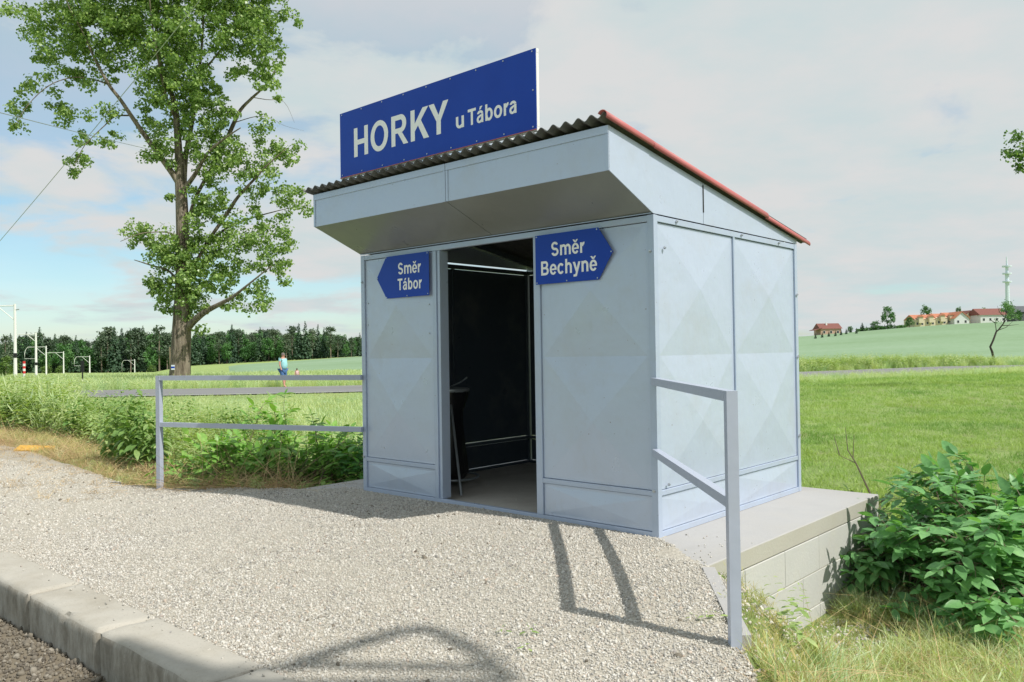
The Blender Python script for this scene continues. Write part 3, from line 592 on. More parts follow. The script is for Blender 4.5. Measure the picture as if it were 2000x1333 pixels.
# roof sign
SG = empty('station_sign', 'large blue station name board with white letters standing above the roof edge', 'sign', L(.437, -.54, 2.775), TH)
MB().prism([(0, 0, .012), (2.193, 0, .012), (2.193, 0, .562), (0, 0, .562)], (0, .004, 0)).build('sign_board', M['blue'], SG)
mb = MB()
mb.box(-.0, 2.196, .0045, .030, 0.0, .03); mb.box(0, 2.198, .0045, .030, .535, .5625); mb.box(0, .03, .0045, .03, .031, .534); mb.box(2.165, 2.197, .0045, .03, .031, .534)
for x in (.1, 1.0, 1.7): mb.bar((x, .03, .3), (x, .45, -.06), .03, .03)
mb.build('back_frame', M['white'], SG)
mb = MB(); mb.box(0, 2.193, -.006, -.0005, .006, .0118); mb.build('red_edge', M['red'], SG)
lettering('HORKY', .183, 1.325, .156, .242, 0, SG, 'letter'); lettering('u', 1.415, 1.505, .160, .118, 0, SG, 'letter'); lettering('Tábora', 1.545, 2.02, .158, .118, 0, SG, 'letter')
for x in np.linspace(.03, 2.165, 9):
    for z in (.03, .545): MB().tube([(x, -.001, z), (x, -.004, z)], .006, 6).build('rivet', M['bolt'], SG)
MB().tube([(2.17, -.001, .28), (2.17, -.004, .28)], .006, 6).build('rivet', M['bolt'], SG)
def arrow_sign(label, loc, poly, lines, riv):
    s = empty('direction_sign', label, 'sign', loc, TH)
    MB().prism([(x, 0, z) for x, z in poly], (0, .003, 0)).build('sign_plate', M['blue'], s)
    for a in lines: lettering(*a[:1], *a[1:], 0, s, 'letter')
    for x, z in riv: MB().tube([(x, -.001, z), (x, -.004, z)], .0055, 6).build('rivet', M['bolt'], s)
arrow_sign('left pointing blue direction sign reading Směr Tábor, left of the doorway', L(.262, -.022, 1.776), [(0, .191), (.136, 0), (.706, 0), (.706, .378), (.136, .378)],
           [('Směr', .30, .60, .206, .102), ('Tábor', .295, .61, .066, .102)], [(.14, .01), (.42, .012), (.69, .015), (.012, .191), (.14, .368), (.69, .365)])
arrow_sign('right pointing blue direction sign reading Směr Bechyně, right of the doorway', L(2.166, -.022, 1.785), [(0, 0), (.588, 0), (.712, .19), (.588, .372), (0, .372)],
           [('Směr', .155, .462, .204, .104), ('Bechyně', .052, .572, .066, .106)], [(.015, .012), (.3, .012), (.578, .012), (.70, .19), (.578, .36), (.015, .36)])

# ------------------------------------------------------------------ foundation
FD = empty('concrete_foundation', 'pale concrete slab on grey block walls under the metal shelter', 'foundation', L(0, 0, 0), TH)
SA0, SA1, SB0, SB1, ST = -.58, 3.787, -.48, 2.6, .125
def rough_box(x0, x1, y0, y1, z0, z1, st, amp, seed, bev=.006):
    nx, ny, nz = [max(2, int(round((b-a)/st))+1) for a, b in ((x0, x1), (y0, y1), (z0, z1))]; V = {}; F = []
    xs_, ys_, zs_ = np.linspace(x0, x1, nx), np.linspace(y0, y1, ny), np.linspace(z0, z1, nz)
    def vid(i, j, k):
        if (i, j, k) not in V: V[(i, j, k)] = len(V)
        return V[(i, j, k)]
    for k, fl in ((0, 1), (nz-1, 0)):
        for i in range(nx-1):
            for j in range(ny-1): f = (vid(i, j, k), vid(i+1, j, k), vid(i+1, j+1, k), vid(i, j+1, k)); F.append(f[::-1] if fl else f)
    for j, fl in ((0, 0), (ny-1, 1)):
        for i in range(nx-1):
            for k in range(nz-1): f = (vid(i, j, k), vid(i+1, j, k), vid(i+1, j, k+1), vid(i, j, k+1)); F.append(f[::-1] if fl else f)
    for i, fl in ((0, 1), (nx-1, 0)):
        for j in range(ny-1):
            for k in range(nz-1): f = (vid(i, j, k), vid(i, j+1, k), vid(i, j+1, k+1), vid(i, j, k+1)); F.append(f[::-1] if fl else f)
    out = []
    for (i, j, k) in V:
        p = Vector((xs_[i], ys_[j], zs_[k])); e = (i in (0, nx-1))+(j in (0, ny-1))+(k in (0, nz-1)); c = Vector(((x0+x1)/2, (y0+y1)/2, (z0+z1)/2))
        q = Vector((p.x, p.y, p.z)); n_ = noise.noise_vector(q*9+Vector((seed, 0, 0)))*amp
        ch = max(0, noise.noise(q*11+Vector((0, seed, 3)))-.22)*amp*7 if e >= 2 else 0
        if e >= 2:
            for ax, (a, b, m) in enumerate(((i, nx, 0), (j, ny, 1), (k, nz, 2))):
                if a == 0: q[ax] += bev+ch
                elif a == b-1: q[ax] -= bev+ch
        out.append(q+n_)
    return out, F
o = MB().box(SA0, SA1, SB0, SB1, -ST+.004, 0, bev=.006).build('slab', [M['slab'], M['slab_edge']], FD)
for p in o.data.polygons: p.material_index = 0 if p.normal.z > .5 else 1
MB().box(.05, WD-.05, .0435, DP-.05, .0, .012).build('floor', M['floor'], FD)
BH = .25; bm_full = {}
def block(x0, x1, y0, y1, z0, z1):
    key = (round(x1-x0, 3), round(y1-y0, 3))
    if key not in bm_full: bm_full[key] = MB().box(0, x1-x0, 0, y1-y0, 0, z1-z0, bev=.004).mesh('block', M['block'])
    o = obj('block', bm_full[key], FD); o.location = (x0+random.uniform(-.0015, .0015), y0, z0); return o
for c in range(3):
    z1 = -ST-c*BH; z0 = z1-BH+.005; off = .067 if c % 2 == 0 else .367
    js = [SB0]+[off+.602*k for k in range(-1, 6) if SB0+.05 < off+.602*k < SB1-.05]+[SB1]
    for i in range(len(js)-1):
        block(SA1-.2, SA1, js[i]+.003, js[i+1]-.003, z0, z1); block(SA0, SA0+.2, js[i]+.003, js[i+1]-.003, z0, z1)
    js = list(np.arange(SA0+.2+(.3 if c % 2 else 0), SA1-.2, .602)); js = ([SA0+.2] if js[0] > SA0+.21 else [])+js+[SA1-.2]
    for i in range(len(js)-1):
        if js[i+1]-js[i] > .05: block(js[i]+.003, js[i+1]-.003, SB1-.2, SB1, z0, z1)
MB().box(SA0+.012, SA1-.0035, SB0+.01, SB1-.0035, -ST-3*BH, -ST-.001).build('mortar_core', M['slab_edge'], FD)
# small wing edge board below right rail
MB().prism([L(3.80, -.50, .012), L(4.42, -1.32, -.028), L(4.42, -1.32, -.5), L(3.80, -.50, -.5)], (L(.055, .045)-L(0, 0))).build('edging_board', M['slab'], None)
tag(bpy.data.objects['edging_board'], 'pale concrete edging strip running from slab corner down to right rail post', 'edging')

# ------------------------------------------------------------------ railings
def railing(label, A, B, zt, zm, zb, strip=None):
    r = empty('railing', label, 'railing', (0, 0, 0)); A = Vector(A); B = Vector(B); d = (B-A); d.z = 0; d.normalize()
    MB().bar((B.x, B.y, zb), (B.x, B.y, zt+.0245), .05, .05, d).build('post', M['rail'], r)
    MB().bar((A.x, A.y, zt), (B.x-d.x*.026, B.y-d.y*.026, zt), .048, .048).build('top_rail', M['rail'], r)
    MB().bar((A.x, A.y, zm), (B.x-d.x*.026, B.y-d.y*.026, zm), .046, .046).build('middle_rail', M['rail'], r)
    for z in (zt, zm):
        mb = MB(); k = 12
        for sx in (-1, 1):
            sd = Vector((-d.y, d.x, 0))*sx*.024; c = Vector((B.x, B.y, z))-d*.0265+sd
            mb.tube([c+Vector((0, 0, -.022+.044*i/k))+Vector((random.uniform(-.001, .001), 0, 0)) for i in range(k+1)], [random.uniform(.0022, .0045) for _ in range(k+1)], 6)
        mb.build('weld_bead', M['rail'], r)
    if strip: MB().bar(strip[0], strip[1], .035, .05).build('base_strip', M['rail'], r)
    return r
cR = L(WD-.005, -.012); cL = L(.02, -.02)
pb = at(1430, 700, 3.70); tp = at(312, 800, 8.60)
railing('right grey railing with tall post standing in gravel nearest the camera', (cR.x, cR.y, 0), (.980, 3.69, 0), 1.065, .585, -.16)
railing('left grey railing between far post and left shelter wall', (cL.x, cL.y, 0), (-3.70, 8.575, 0), 1.06, .575, -.20, ((-3.66, 8.56, -.118), (-2.10, 7.80, -.04)))

# ------------------------------------------------------------------ kerb
KB = tag(bpy.data.objects.new('kerb', None), 'weathered concrete platform kerb of butted stones', kind='structure'); COL.objects.link(KB); KB.location = L(0, 0, 0); KB.rotation_euler = (0, 0, TH)
ks = [-.42, .72, 1.86, 3.0, 4.14, 5.3, 6.45]
ks = [-.44, .85, 1.86, 2.9, 3.95, 5.0, 6.05]
for i in range(6):
    V, F = rough_box(ks[i]+.006, ks[i+1]-.006, -3.11, -2.80, -.42, -.088-.004*(i % 2), .035, .006, i*3.7, .010)
    MB().add(V, F).build('kerb_stone', M['kerb'], KB, True).data.set_sharp_from_angle(angle=R(62))
for i in range(12):
    o = MB().box(-.42-(i+1)*1.06, -.44-i*1.06, -3.13, -2.84, -.46, -.135, bev=.012).build('kerb_stone', M['kerb'], KB)

# ------------------------------------------------------------------ rubbish bag stand in the shelter
BN = empty('bag_stand', 'tubular stand with black rubbish bag just inside the doorway', 'bin', L(.50, .62, .012), TH)
MB().tube([(.29*math.cos(t), .29*math.sin(t), .09) for t in np.linspace(0, 2*PI, 25)], .011, 6).build('base_ring', M['galv'], BN)
for a, fr_ in ((-32, .56), (130, .36), (235, .36)): MB().tube([(fr_*math.cos(R(a)), fr_*math.sin(R(a)), .0), (.13*math.cos(R(a)), .13*math.sin(R(a)), .84)], .012, 8).build('leg', M['galv'], BN)
prof = [(.01, .07), (.15, .075), (.19, .14), (.17, .3), (.155, .5), (.145, .62), (.15, .72), (.18, .82), (.20, .88), (.198, .905)]
mb = MB().lathe(prof, 28); mb.v = [(x*(1+.06*math.sin(9*math.atan2(y, x)+z*7)), y*(1+.06*math.sin(7*math.atan2(y, x)+z*9)), z) for x, y, z in mb.v]; mb.build('rubbish_bag', M['black'], BN, True)
MB().lathe([(.20, .895), (.212, .905), (.212, .925), (.20, .93), (.04, .945), (.001, .946)], 24).build('lid', M['galv'], BN, True)
MB().tube([(.02, .02, .94), (.08, .1, .985), (.15, .12, 1.03)], .008, 6).build('lid_handle', M['galv'], BN)
# ------------------------------------------------------------------ gravel stones
stones = proto_col('stone', [stone_mesh(i, M['stone']) for i in range(5)]); bstones = proto_col('stone', [stone_mesh(i+20, M['ballast']) for i in range(4)])
def pts_local(n, a0, a1, b0, b1, zf, cond=None):
    a = RNG.uniform(a0, a1, n); b = RNG.uniform(b0, b1, n)
    if cond is not None: k = cond(a, b); a, b = a[k], b[k]
    X, Y = trL(a, b); return np.stack([X, Y, zf(a, b)], 1)
def in_plat(a, b):
    sd = sd_poly(a, b)+.07*vnoise(a, b, 7, 11)+.04*vnoise(a, b, 17, 12)
    return (sd < .08) & ~((b > -.01) & (a > 0) & (a < WD)) & ~((a > 3.4) & (b > -.42)) & ~((a < -.3) & (b > -.30+.1*a))
P1 = pts_local(125000, -.8, 4.9, -2.84, 0.0, zg_sheet, in_plat); P1[:, 2] += .002
s1 = np.clip(RNG.lognormal(math.log(.0102), .38, len(P1)), .006, .034)
scatter('gravel', P1, s1, stones, 'pale crushed stone gravel in front of the shelter', 1.0)
Pc = pts_local(900, -6, 4.6, -2.8, -.1, zg_sheet, lambda a, b: in_plat(a, b) & (vnoise(a, b, 1.7, 33)+.5*np.exp((-2.8-b)*-2.2*-1) > RNG.uniform(-.6, .9, len(a)))); scatter('gravel', Pc, np.clip(RNG.lognormal(math.log(.024), .3, len(Pc)), .016, .055), bstones, 'darker larger stones loose on the gravel', 1.0)
P2 = pts_local(38000, -9, -.8, -2.84, .3, zg_sheet, in_plat); scatter('gravel', P2, np.clip(RNG.lognormal(math.log(.016), .3, len(P2)), .009, .035), stones, 'pale crushed stone gravel along the far platform', 1.0)
P3 = pts_local(24000, -1.5, 4.2, -5.2, -3.115, lambda a, b: -.31+.012*vnoise(a, b, 3, 4)); scatter('ballast', P3, np.clip(RNG.lognormal(math.log(.021), .4, len(P3)), .010, .055), bstones, 'brownish loose stones below the kerb', 1.0)
Pk = pts_local(500, -.4, 5, -3.1, -2.8, lambda a, b: -.086+0*a, lambda a, b: RNG.uniform(0, 1, len(a)) < np.exp(-(-2.8-b)/.07)); scatter('gravel', Pk, RNG.uniform(.008, .018, len(Pk)), stones, 'stray chips lying on the kerb stones', 1.)
Ps = pts_local(260, 3.25, 3.75, -.46, .3, lambda a, b: .003+0*a, lambda a, b: RNG.uniform(0, 1, len(a)) < np.exp(-(b+.5)/.25)); scatter('gravel', Ps, RNG.uniform(.008, .02, len(Ps)), stones, 'stray chips scattered on the right slab corner', 1.)
Ps = pts_local(160, -.55, -.02, -.4, .3, lambda a, b: .003+0*a); scatter('gravel', Ps, RNG.uniform(.008, .02, len(Ps)), stones, 'stray chips scattered on the left slab corner', 1.)
Ps = pts_local(90, .2, 3., .06, 1.6, lambda a, b: .014+0*a, lambda a, b: RNG.uniform(0, 1, len(a)) < np.exp(-b/.4)); scatter('gravel', Ps, RNG.uniform(.006, .015, len(Ps)), stones, 'a few chips trodden onto the shelter floor', 1.)

# ------------------------------------------------------------------ grass
tall = proto_col('grass', [blades('grass', M['grass_tall'], 16, .42, .10, .007, .55, i, 4) for i in range(5)])
short = proto_col('grass', [blades('grass', M['grass_short'], 18, .075, .11, .006, .9, 10+i) for i in range(4)])
dryg = proto_col('grass', [blades('grass', M['grass_dry'], 18, .15, .08, .0042, .9, 20+i, 2) for i in range(4)])
straw = proto_col('straw', [blades('straw', M['straw'], 12, .2, .1, .0045, 3.2, 30+i) for i in range(4)])
neargr = proto_col('grass', [blades('grass', M['grass_tall'], 22, .21, .05, .0042, .9, 40+i, 1) for i in range(5)])
nett = proto_col('nettle', [herb_mesh('nettle', M['nettle'], .75, 50+i, 4, .085, 1.1, .7) for i in range(4)])
herb = proto_col('herb', [herb_mesh('herb', M['herb'], .42, 60+i, 6, .055, .75, .2) for i in range(4)])
def P_w(n, x0, x1, y0, y1, cond=None, dz=0):
    X = RNG.uniform(x0, x1, n); Y = RNG.uniform(y0, y1, n); a, b = toL(X, Y); sd = sd_poly(a, b)
    k = (sd > .06) & ~((a > SA0-.08) & (a < SA1+.04) & (b > SB0-.05) & (b < SB1+.08)) & (b > -3)
    if cond is not None: k &= cond(X, Y, a, b, sd)
    X, Y = X[k], Y[k]; return np.stack([X, Y, zterr(X, Y)+dz], 1)
offroad = lambda X, Y, a, b, sd: road_d(X, Y) > 3.75
fr = lambda X, Y: (np.abs(X) < .66*Y+1.0)
# tall pale meadow between platform and road
p = P_w(26000, -24, 3, 10.5, 34.6, lambda X, Y, a, b, sd: fr(X, Y) & (b > 1.9+.1*vnoise(a, b, 1, 2)) & (road_d(X, Y) > 3.75)); scatter('meadow_grass', p, RNG.uniform(.7, 1.25, len(p))*np.clip((road_d(p[:, 0], p[:, 1])-3)/11, .22, 1), tall, 'tall pale seeding grass between platform and road', .15)
# mown meadow right
p = P_w(52000, 2.5, 34, 6.5, 46, lambda X, Y, a, b, sd: fr(X, Y) & (X > .3*Y) & (sd > .9) & (road_d(X, Y) > 7.5) & (RNG.uniform(0, 1, len(X)) < 14/Y)); scatter('mown_grass', p, RNG.uniform(.6, 1.3, len(p))*(1+p[:, 1]/40), short, 'short mown meadow grass right of the shelter', .2)
# long verges along the road
p = P_w(30000, 12, 60, 38, 75, lambda X, Y, a, b, sd: fr(X, Y) & (road_d(X, Y) > 3.9) & (road_d(X, Y) < 8.0)); scatter('verge_grass', p, RNG.uniform(.8, 1.5, len(p))*np.where(p[:, 1] > np.interp(p[:, 0], [q_.x for q_ in RCL], [q_.y for q_ in RCL]), 1, .6), tall, 'long unmown verge grass on the right beside the road', .15)
p = P_w(24000, -40, 1, 40, 62, lambda X, Y, a, b, sd: fr(X, Y) & (road_d(X, Y) > 4.0) & (road_d(X, Y) < 16.0)); scatter('verge_grass', p, RNG.uniform(.9, 1.5, len(p)), tall, 'long verge grass around the big poplar', .15)
p = P_w(8000, -48, 0, 60, 102, lambda X, Y, a, b, sd: fr(X, Y)); scatter('field_grass', p, RNG.uniform(.8, 1.4, len(p)), tall, 'rough grass field before the wood', .15)
p = P_w(7000, 24, 70, 58, 88, lambda X, Y, a, b, sd: fr(X, Y) & (road_d(X, Y) > 4.0)); scatter('verge_grass', p, RNG.uniform(1.2, 2.0, len(p)), tall, 'coarse grass edging the far field', .15)
p = P_w(9000, 12, 62, 46, 82, lambda X, Y, a, b, sd: fr(X, Y) & (road_d(X, Y) > 4.2) & (road_d(X, Y) < 8.5) & (Y > np.interp(X, [q_.x for q_ in RCL], [q_.y for q_ in RCL])) & (vnoise(X, Y, .35, 21) > -.15-.02*(40-X))); scatter('weeds', p, RNG.uniform(1.4, 2.7, len(p)), herb, 'dark green weeds along the far side of the road on the right', .15)
# near grass right of the railing post
def nearc(X, Y, a, b, sd): return (a > 3.85) & (sd > .05) & (b > -2.9) & ~((b > -1.35) & (a-3.8 < .55+.25*sst(b, 0, 2)) & (b < 1.4)) & ((b < -1.3) | (sd > .45))
p = P_w(9000, .8, 5.2, 2.4, 8.2, lambda *q: nearc(*q) & (RNG.uniform(0, 1, len(q[0])) < .25+.75*sst(q[4], .05, .9))); scatter('near_grass', p, RNG.uniform(.5, 1.25, len(p)), neargr, 'tangled long grass on the bank beside the right railing', .3)
p = P_w(3600, .8, 5.2, 2.4, 7.5, nearc); scatter('dry_grass', p, RNG.uniform(.6, 1.3, len(p)), dryg, 'dry bleached grass on the bank beside the right railing', .3)
p = P_w(1800, .8, 5.0, 2.4, 6.5, nearc, .01); scatter('straw', p, RNG.uniform(.5, 1.1, len(p)), straw, 'cut straw lying on the right bank', .3)
# left verge
lv = lambda X, Y, a, b, sd: (a < -1.2) & (sd < 2.2) & (b > -1.3)
p = P_w(16000, -16, -2.2, 7.5, 20, lambda *q: lv(*q) & (RNG.uniform(0, 1, len(q[0])) < .35+.65*sst(q[4], .05, .5))); scatter('dry_grass', p, RNG.uniform(.5, 1.2, len(p)), dryg, 'dry yellowing grass strip left of the railing', .3)
p = P_w(5500, -16, -2.2, 7.5, 20, lv); scatter('near_grass', p, RNG.uniform(.35, .85, len(p)), neargr, 'green grass tufts in the dry left verge', .3)
p = P_w(11000, -16, -1.5, 7.5, 20, lambda X, Y, a, b, sd: (a < -.9) & (sd < 1.3), .01); scatter('straw', p, RNG.uniform(.5, 1.2, len(p)), straw, 'mown straw lying along the left platform edge', .3)
P9 = pts_local(2600, -12, -2.2, -2.2, .0, lambda a, b: zplat(a, b)+.004, lambda a, b: RNG.uniform(0, 1, len(a)) < np.exp(-(-b+.1*np.abs(a+3)*0)/.55)*1.1); scatter('straw', P9, RNG.uniform(.4, 1.0, len(P9)), straw, 'loose straw strewn over the left end of the gravel', .3)
# weeds band
wb = lambda X, Y, a, b, sd: (sd > 1.15+.25*vnoise(a, b, 1.3, 6)) & (sd < 4.2) & (a < -3.6) & (b > 0)
p = P_w(11000, -22, -3.4, 9, 27, wb); p = p[RNG.uniform(0, 1, len(p)) < .75]; scatter('weeds', p, RNG.uniform(.8, 1.5, len(p)), herb, 'dense green weeds on the bank left of the railing', .12)
p = P_w(4200, -22, -3.4, 9, 27, wb); scatter('weeds', p, RNG.uniform(.6, 1.0, len(p)), tall, 'pale grass growing through the left weeds', .2)
p = P_w(1300, -22, -3.6, 9.5, 27, lambda *q: wb(*q) & (vnoise(q[2], q[3], 1.1, 9) > .05)); scatter('nettles', p, RNG.uniform(.7, 1.1, len(p)), nett, 'nettle patch mixed into the left weeds', .1)
for i, (px, Y, s_, lb) in enumerate([(262, 10.6, 1.45, 'tallest nettle clump left of the railing post'), (297, 10.3, 1.3, 'nettle clump rising right beside the left railing post'), (232, 11.0, 1.2, 'shorter nettle clump on the left of the tallest one')]):
    q = at(px, 800, Y); z = G(q.x, q.y); e = empty('nettle_plant', lb, 'nettle', (q.x, q.y, z), i*2., 'nettle clumps by the railing post')
    for k in range(3):
        o = obj('foliage', nett.objects[k+i if k+i < 4 else 0].data, e); o['kind'] = 'stuff'; o.location = (random.uniform(-.12, .12), random.uniform(-.12, .12), 0); o.scale = (s_*.8, s_*.8, s_*random.uniform(.85, 1.05)); o.rotation_euler = (0, 0, k*2.1)
# yellow plate lying on the verge
q = at(68, 866, 12.6); yp = MB().box(-.26, .26, -.10, .10, 0, .05, bev=.008).build('yellow_plate', simple('yellow_paint', (.60, .34, .05), .5)); yp.location = (q.x, q.y, G(q.x, q.y)+.03); yp.rotation_euler = (.25, .05, .1)
tag(yp, 'small orange yellow plate lying in dry grass left of the platform', 'marker plate')
sp_ = P_w(9000, .9, 3.2, 3.2, 6.8, lambda X, Y, a, b, sd: (a > 3.82) & (b < 1.3) & (b > -1.9) & (RNG.uniform(0, 1, len(a)) < 1.1-sst(a, 3.9, 5.0))); scatter('gravel', sp_, np.clip(RNG.lognormal(math.log(.02), .4, len(sp_)), .01, .06), stones, 'pale rubble spilled down the bank beside the foundation', 1.0)
p = P_w(1500, .9, 3.2, 3.2, 6.8, lambda X, Y, a, b, sd: (a > 3.85) & (b < 1.5) & (b > -1.8)); scatter('dry_grass', p, RNG.uniform(.3, .8, len(p)), dryg, 'thin dry grass on the rubble bank', .3)
p = P_w(2600, -26, -7, 13, 25, lambda X, Y, a, b, sd: (X/Y < -.545) & (sd > 1.2)); scatter('weeds', p, RNG.uniform(1.6, 2.6, len(p)), herb, 'tall weeds hiding the road at the far left', .12)
p = P_w(2600, -26, -7, 13, 25, lambda X, Y, a, b, sd: (X/Y < -.535) & (sd > 1.2)); scatter('weeds', p, RNG.uniform(1.6, 2.5, len(p)), tall, 'tall pale seeding grass at the far left', .2)
# small seedling by the post and sprouts in the gravel
q = L(4.42, -.62); e = empty('seedling', 'small leafy seedling growing right beside the tall railing post', 'seedling', (q.x, q.y, G(q.x, q.y)), 0); 
o = obj('foliage', herb_mesh('foliage', M['herb'], .36, 91, 6, .05, .8, .2), e)
q = at(1130, 1225, 3.9)
for px, py, Y, lb in ((1008, 1275, 3.55, 'tiny green sprout in gravel left of the rail shadow'), (1398, 1225, 3.85, 'little weed tuft at the foot of the edging board')):
    d = on_ground(px, py, 3., 6.); e = obj('sprout', herb_mesh('sprout', M['herb'], .06, int(px), 3, .022, .8, .2)); e.location = d+Vector((0, 0, .03)); tag(e, lb, 'sprout')

# ------------------------------------------------------------------ leafy bushes
leaf_me = {}
def bush(name, label, cat, c, rx, ry, rz, nst, per, lf, mat, seed, width=1., n_obj=300, base_r=.3, pet=.25, keep=None, phi=(0, 2*PI)):
    r = np.random.default_rng(seed); c = np.array(c); P = []; D = []; Nn = []; S = []; st = MB()
    for i in range(nst):
        a = r.uniform(*phi); el = math.acos(1-r.uniform(0, 1)*.98); u = np.array([math.cos(a)*math.sin(el)*rx, math.sin(a)*math.sin(el)*ry, math.cos(el)*rz])*r.uniform(.72, 1.04)
        b = np.array([r.normal(0, base_r), r.normal(0, base_r), 0]); tip = u; mid = b*.6+tip*.4+np.array([0, 0, .30*rz*math.sin(el)])
        pts = [(1-t)**2*b+2*t*(1-t)*mid+t*t*tip for t in np.linspace(0, 1, 9)]
        st.tube([p+c for p in pts], [.011*(1-t*.75) for t in np.linspace(0, 1, 9)], 5)
        for k in range(per):
            t = .30+.70*(k+r.uniform(0, 1))/per; j = min(7, int(t*8)); f = t*8-j; p = pts[j]*(1-f)+pts[j+1]*f; td = pts[min(j+1, 8)]-pts[j]; td /= np.linalg.norm(td)
            ra = r.normal(0, 1, 3); ra -= td*ra.dot(td); ra /= np.linalg.norm(ra); out = p.copy(); out[2] *= .6; out /= max(np.linalg.norm(out), .1)
            pd = ra*.7+td*.5+out*.6+np.array([0, 0, .25]); pd /= np.linalg.norm(pd); pl = pet*r.uniform(.7, 1.2)
            end = p+pd*pl+np.array([0, 0, -.25*pl]); st.tube([p+c, p+c+pd*pl*.5, end+c], .0025, 3, cap=False)
            sd_ = np.cross(pd, [0, 0, 1]); sd_ /= max(np.linalg.norm(sd_), .1); nl = 3
            for q in range(nl):
                tt = .35+.6*q/(nl-1); bp = p+pd*pl*tt+np.array([0, 0, -.25*pl*tt*tt])
                for s_ in ((-1, 1) if q < nl-1 else (-1, 1, 0)):
                    d = sd_*s_*1.0+pd*(.5 if s_ else 1)+np.array([0, 0, r.uniform(-.75, .05)]); P.append(bp+c); D.append(d); Nn.append(np.array([r.normal(0, .3), r.normal(0, .3), 1.])+out*.35); S.append(lf*(.55+.6*t)*r.uniform(.5, 1.3)*(1 if s_ else 1.15))
    P, D, Nn, S = map(np.array, (P, D, Nn, S))
    if keep is not None: k = keep(P); P, D, Nn, S = P[k], D[k], Nn[k], S[k]
    b_ = empty(name, label, cat, tuple(c)); st.v = [tuple(np.array(v)-c) for v in st.v]; st.build('stem', M['twig'], b_)['kind'] = 'stuff'
    order = np.argsort(np.linalg.norm(P-np.array([0, 0, HC]), axis=1)-.6*(P[:, 2]-c[2])); first, rest = order[:n_obj], order[n_obj:]
    key = (mat.name, width)
    if key not in leaf_me:
        t = np.zeros(len(LEAFV)); leaf_me[key] = np_mesh('leaf', LEAFV*np.array([1, width, 1]), np.array(LEAFF), mat, tint=t+.5, smooth=False)
    Fm = frames(D[first], Nn[first])
    for i, j in enumerate(first):
        o = obj('leaf', leaf_me[key], b_); m4 = Matrix.Identity(4)
        for x in range(3):
            for y in range(3): m4[x][y] = Fm[i][x][y]*S[j]
            m4[x][3] = P[j][x]-c[x]
        o.matrix_basis = m4
    if len(rest): o = obj('leaf', leaf_cloud('leaf', P[rest]-c, D[rest], Nn[rest], S[rest], mat, base=LEAFV*np.array([1, width, 1])), b_); o['kind'] = 'stuff'
    return b_
notslab = lambda P: ~((toL(P[:, 0], P[:, 1])[0] < SA1+.02) & (toL(P[:, 0], P[:, 1])[0] > SA0-.02) & (toL(P[:, 0], P[:, 1])[1] > SB0-.5) & (toL(P[:, 0], P[:, 1])[1] < SB1+.03))
q = (3.75, 6.15); bush('elder_bush', 'big dark green leafy bush beside the concrete block wall', 'bush', (q[0], q[1], G(*q)-.02), 1.2, 1.05, 1.12, 120, 13, .125, M['bush_leaf'], 3, 1.05, keep=notslab, base_r=.35)
q = (3.25, 7.6); bush('willow_shrub', 'thin twiggy shrub between the slab corner and the big bush', 'shrub', (q[0], q[1], G(*q)-.02), .42, .4, .95, 13, 9, .075, M['pale_leaf'], 5, .55, n_obj=120, base_r=.15, pet=.14, keep=notslab)
q = (-2.75, 9.5); bush('knotweed_bush', 'low bright green bush behind the left railing', 'bush', (q[0], q[1], G(*q)-.02), 1.35, .9, 1.40, 135, 14, .10, M['bush_leaf2'], 8, 1.15, keep=notslab, base_r=.4, pet=.2)
q = (-1.35, 9.35); bush('knotweed_bush', 'darker leafy bush growing against the left shelter wall', 'bush', (q[0], q[1], G(*q)-.02), (.72), .75, 1.25, 46, 12, .12, M['bush_leaf'], 9, 1.15, n_obj=250, keep=notslab, base_r=.3, pet=.2)
p = P_w(1500, -4.6, -1.8, 7.9, 9.6, lambda X, Y, a, b, sd: (sd < 1.0) & (a > -2.4)); scatter('cut_stalks', p, RNG.uniform(.7, 1.7, len(p)), straw, 'brown cut stalks under the left bush', .4)
p = P_w(500, -4.6, -1.5, 8.0, 9.6, lambda X, Y, a, b, sd: (sd < 1.3) & (a > -2.6)); scatter('weeds', p, RNG.uniform(.25, .55, len(p)), herb, 'small weeds at the foot of the left bush', .4)
# bare twig near the right bush
t0 = at(1705, 985, 7.6); mb = MB(); mb.tube([(t0.x, t0.y, G(t0.x, t0.y)), at(1700, 965, 7.6), at(1672, 905, 7.6), at(1656, 880, 7.6), at(1651, 835, 7.6)], [.012, .01, .007, .005, .002], 5)
for a, b in (((1672, 905), (1640, 890)), ((1640, 890), (1628, 850)), ((1666, 895), (1668, 850)), ((1690, 945), (1668, 900))): mb.tube([at(*a, 7.6), at(*b, 7.62)], [.005, .002], 4)
tag(mb.build('bare_twig', M['twig']), 'bare dead twig sticking up between slab corner and bush', 'twig')

# ------------------------------------------------------------------ big poplar
YT = 47.5
PT = empty('poplar_tree', 'tall poplar with thick furrowed trunk beyond the road', 'tree', tuple(on_ground(350, 752, 40, 60)))
PT.location = (at(350, 752, YT).x, YT, G(at(350, 752, YT).x, YT)); PC = Vector(PT.location)
def limb(pts, name='branch', dy=0, n=8):
    P = []; k = len(pts)
    for i, (x, y, r_) in enumerate(pts): P.append(at(x, y, YT+dy*i/max(1, k-1))-PC)
    Q = []; RR = []
    for i in range(k-1):
        for s_ in range(4):
            t = s_/4; p0, p1, p2, p3 = P[max(i-1, 0)], P[i], P[i+1], P[min(i+2, k-1)]
            Q.append(.5*((2*p1)+(p2-p0)*t+(2*p0-5*p1+4*p2-p3)*t*t+(3*p1-p0-3*p2+p3)*t**3)); RR.append(pts[i][2]*(1-t)+pts[i+1][2]*t)
    Q.append(P[-1]); RR.append(pts[-1][2]); return MB().tube(Q, RR, n).build(name, M['bark'], PT, True)
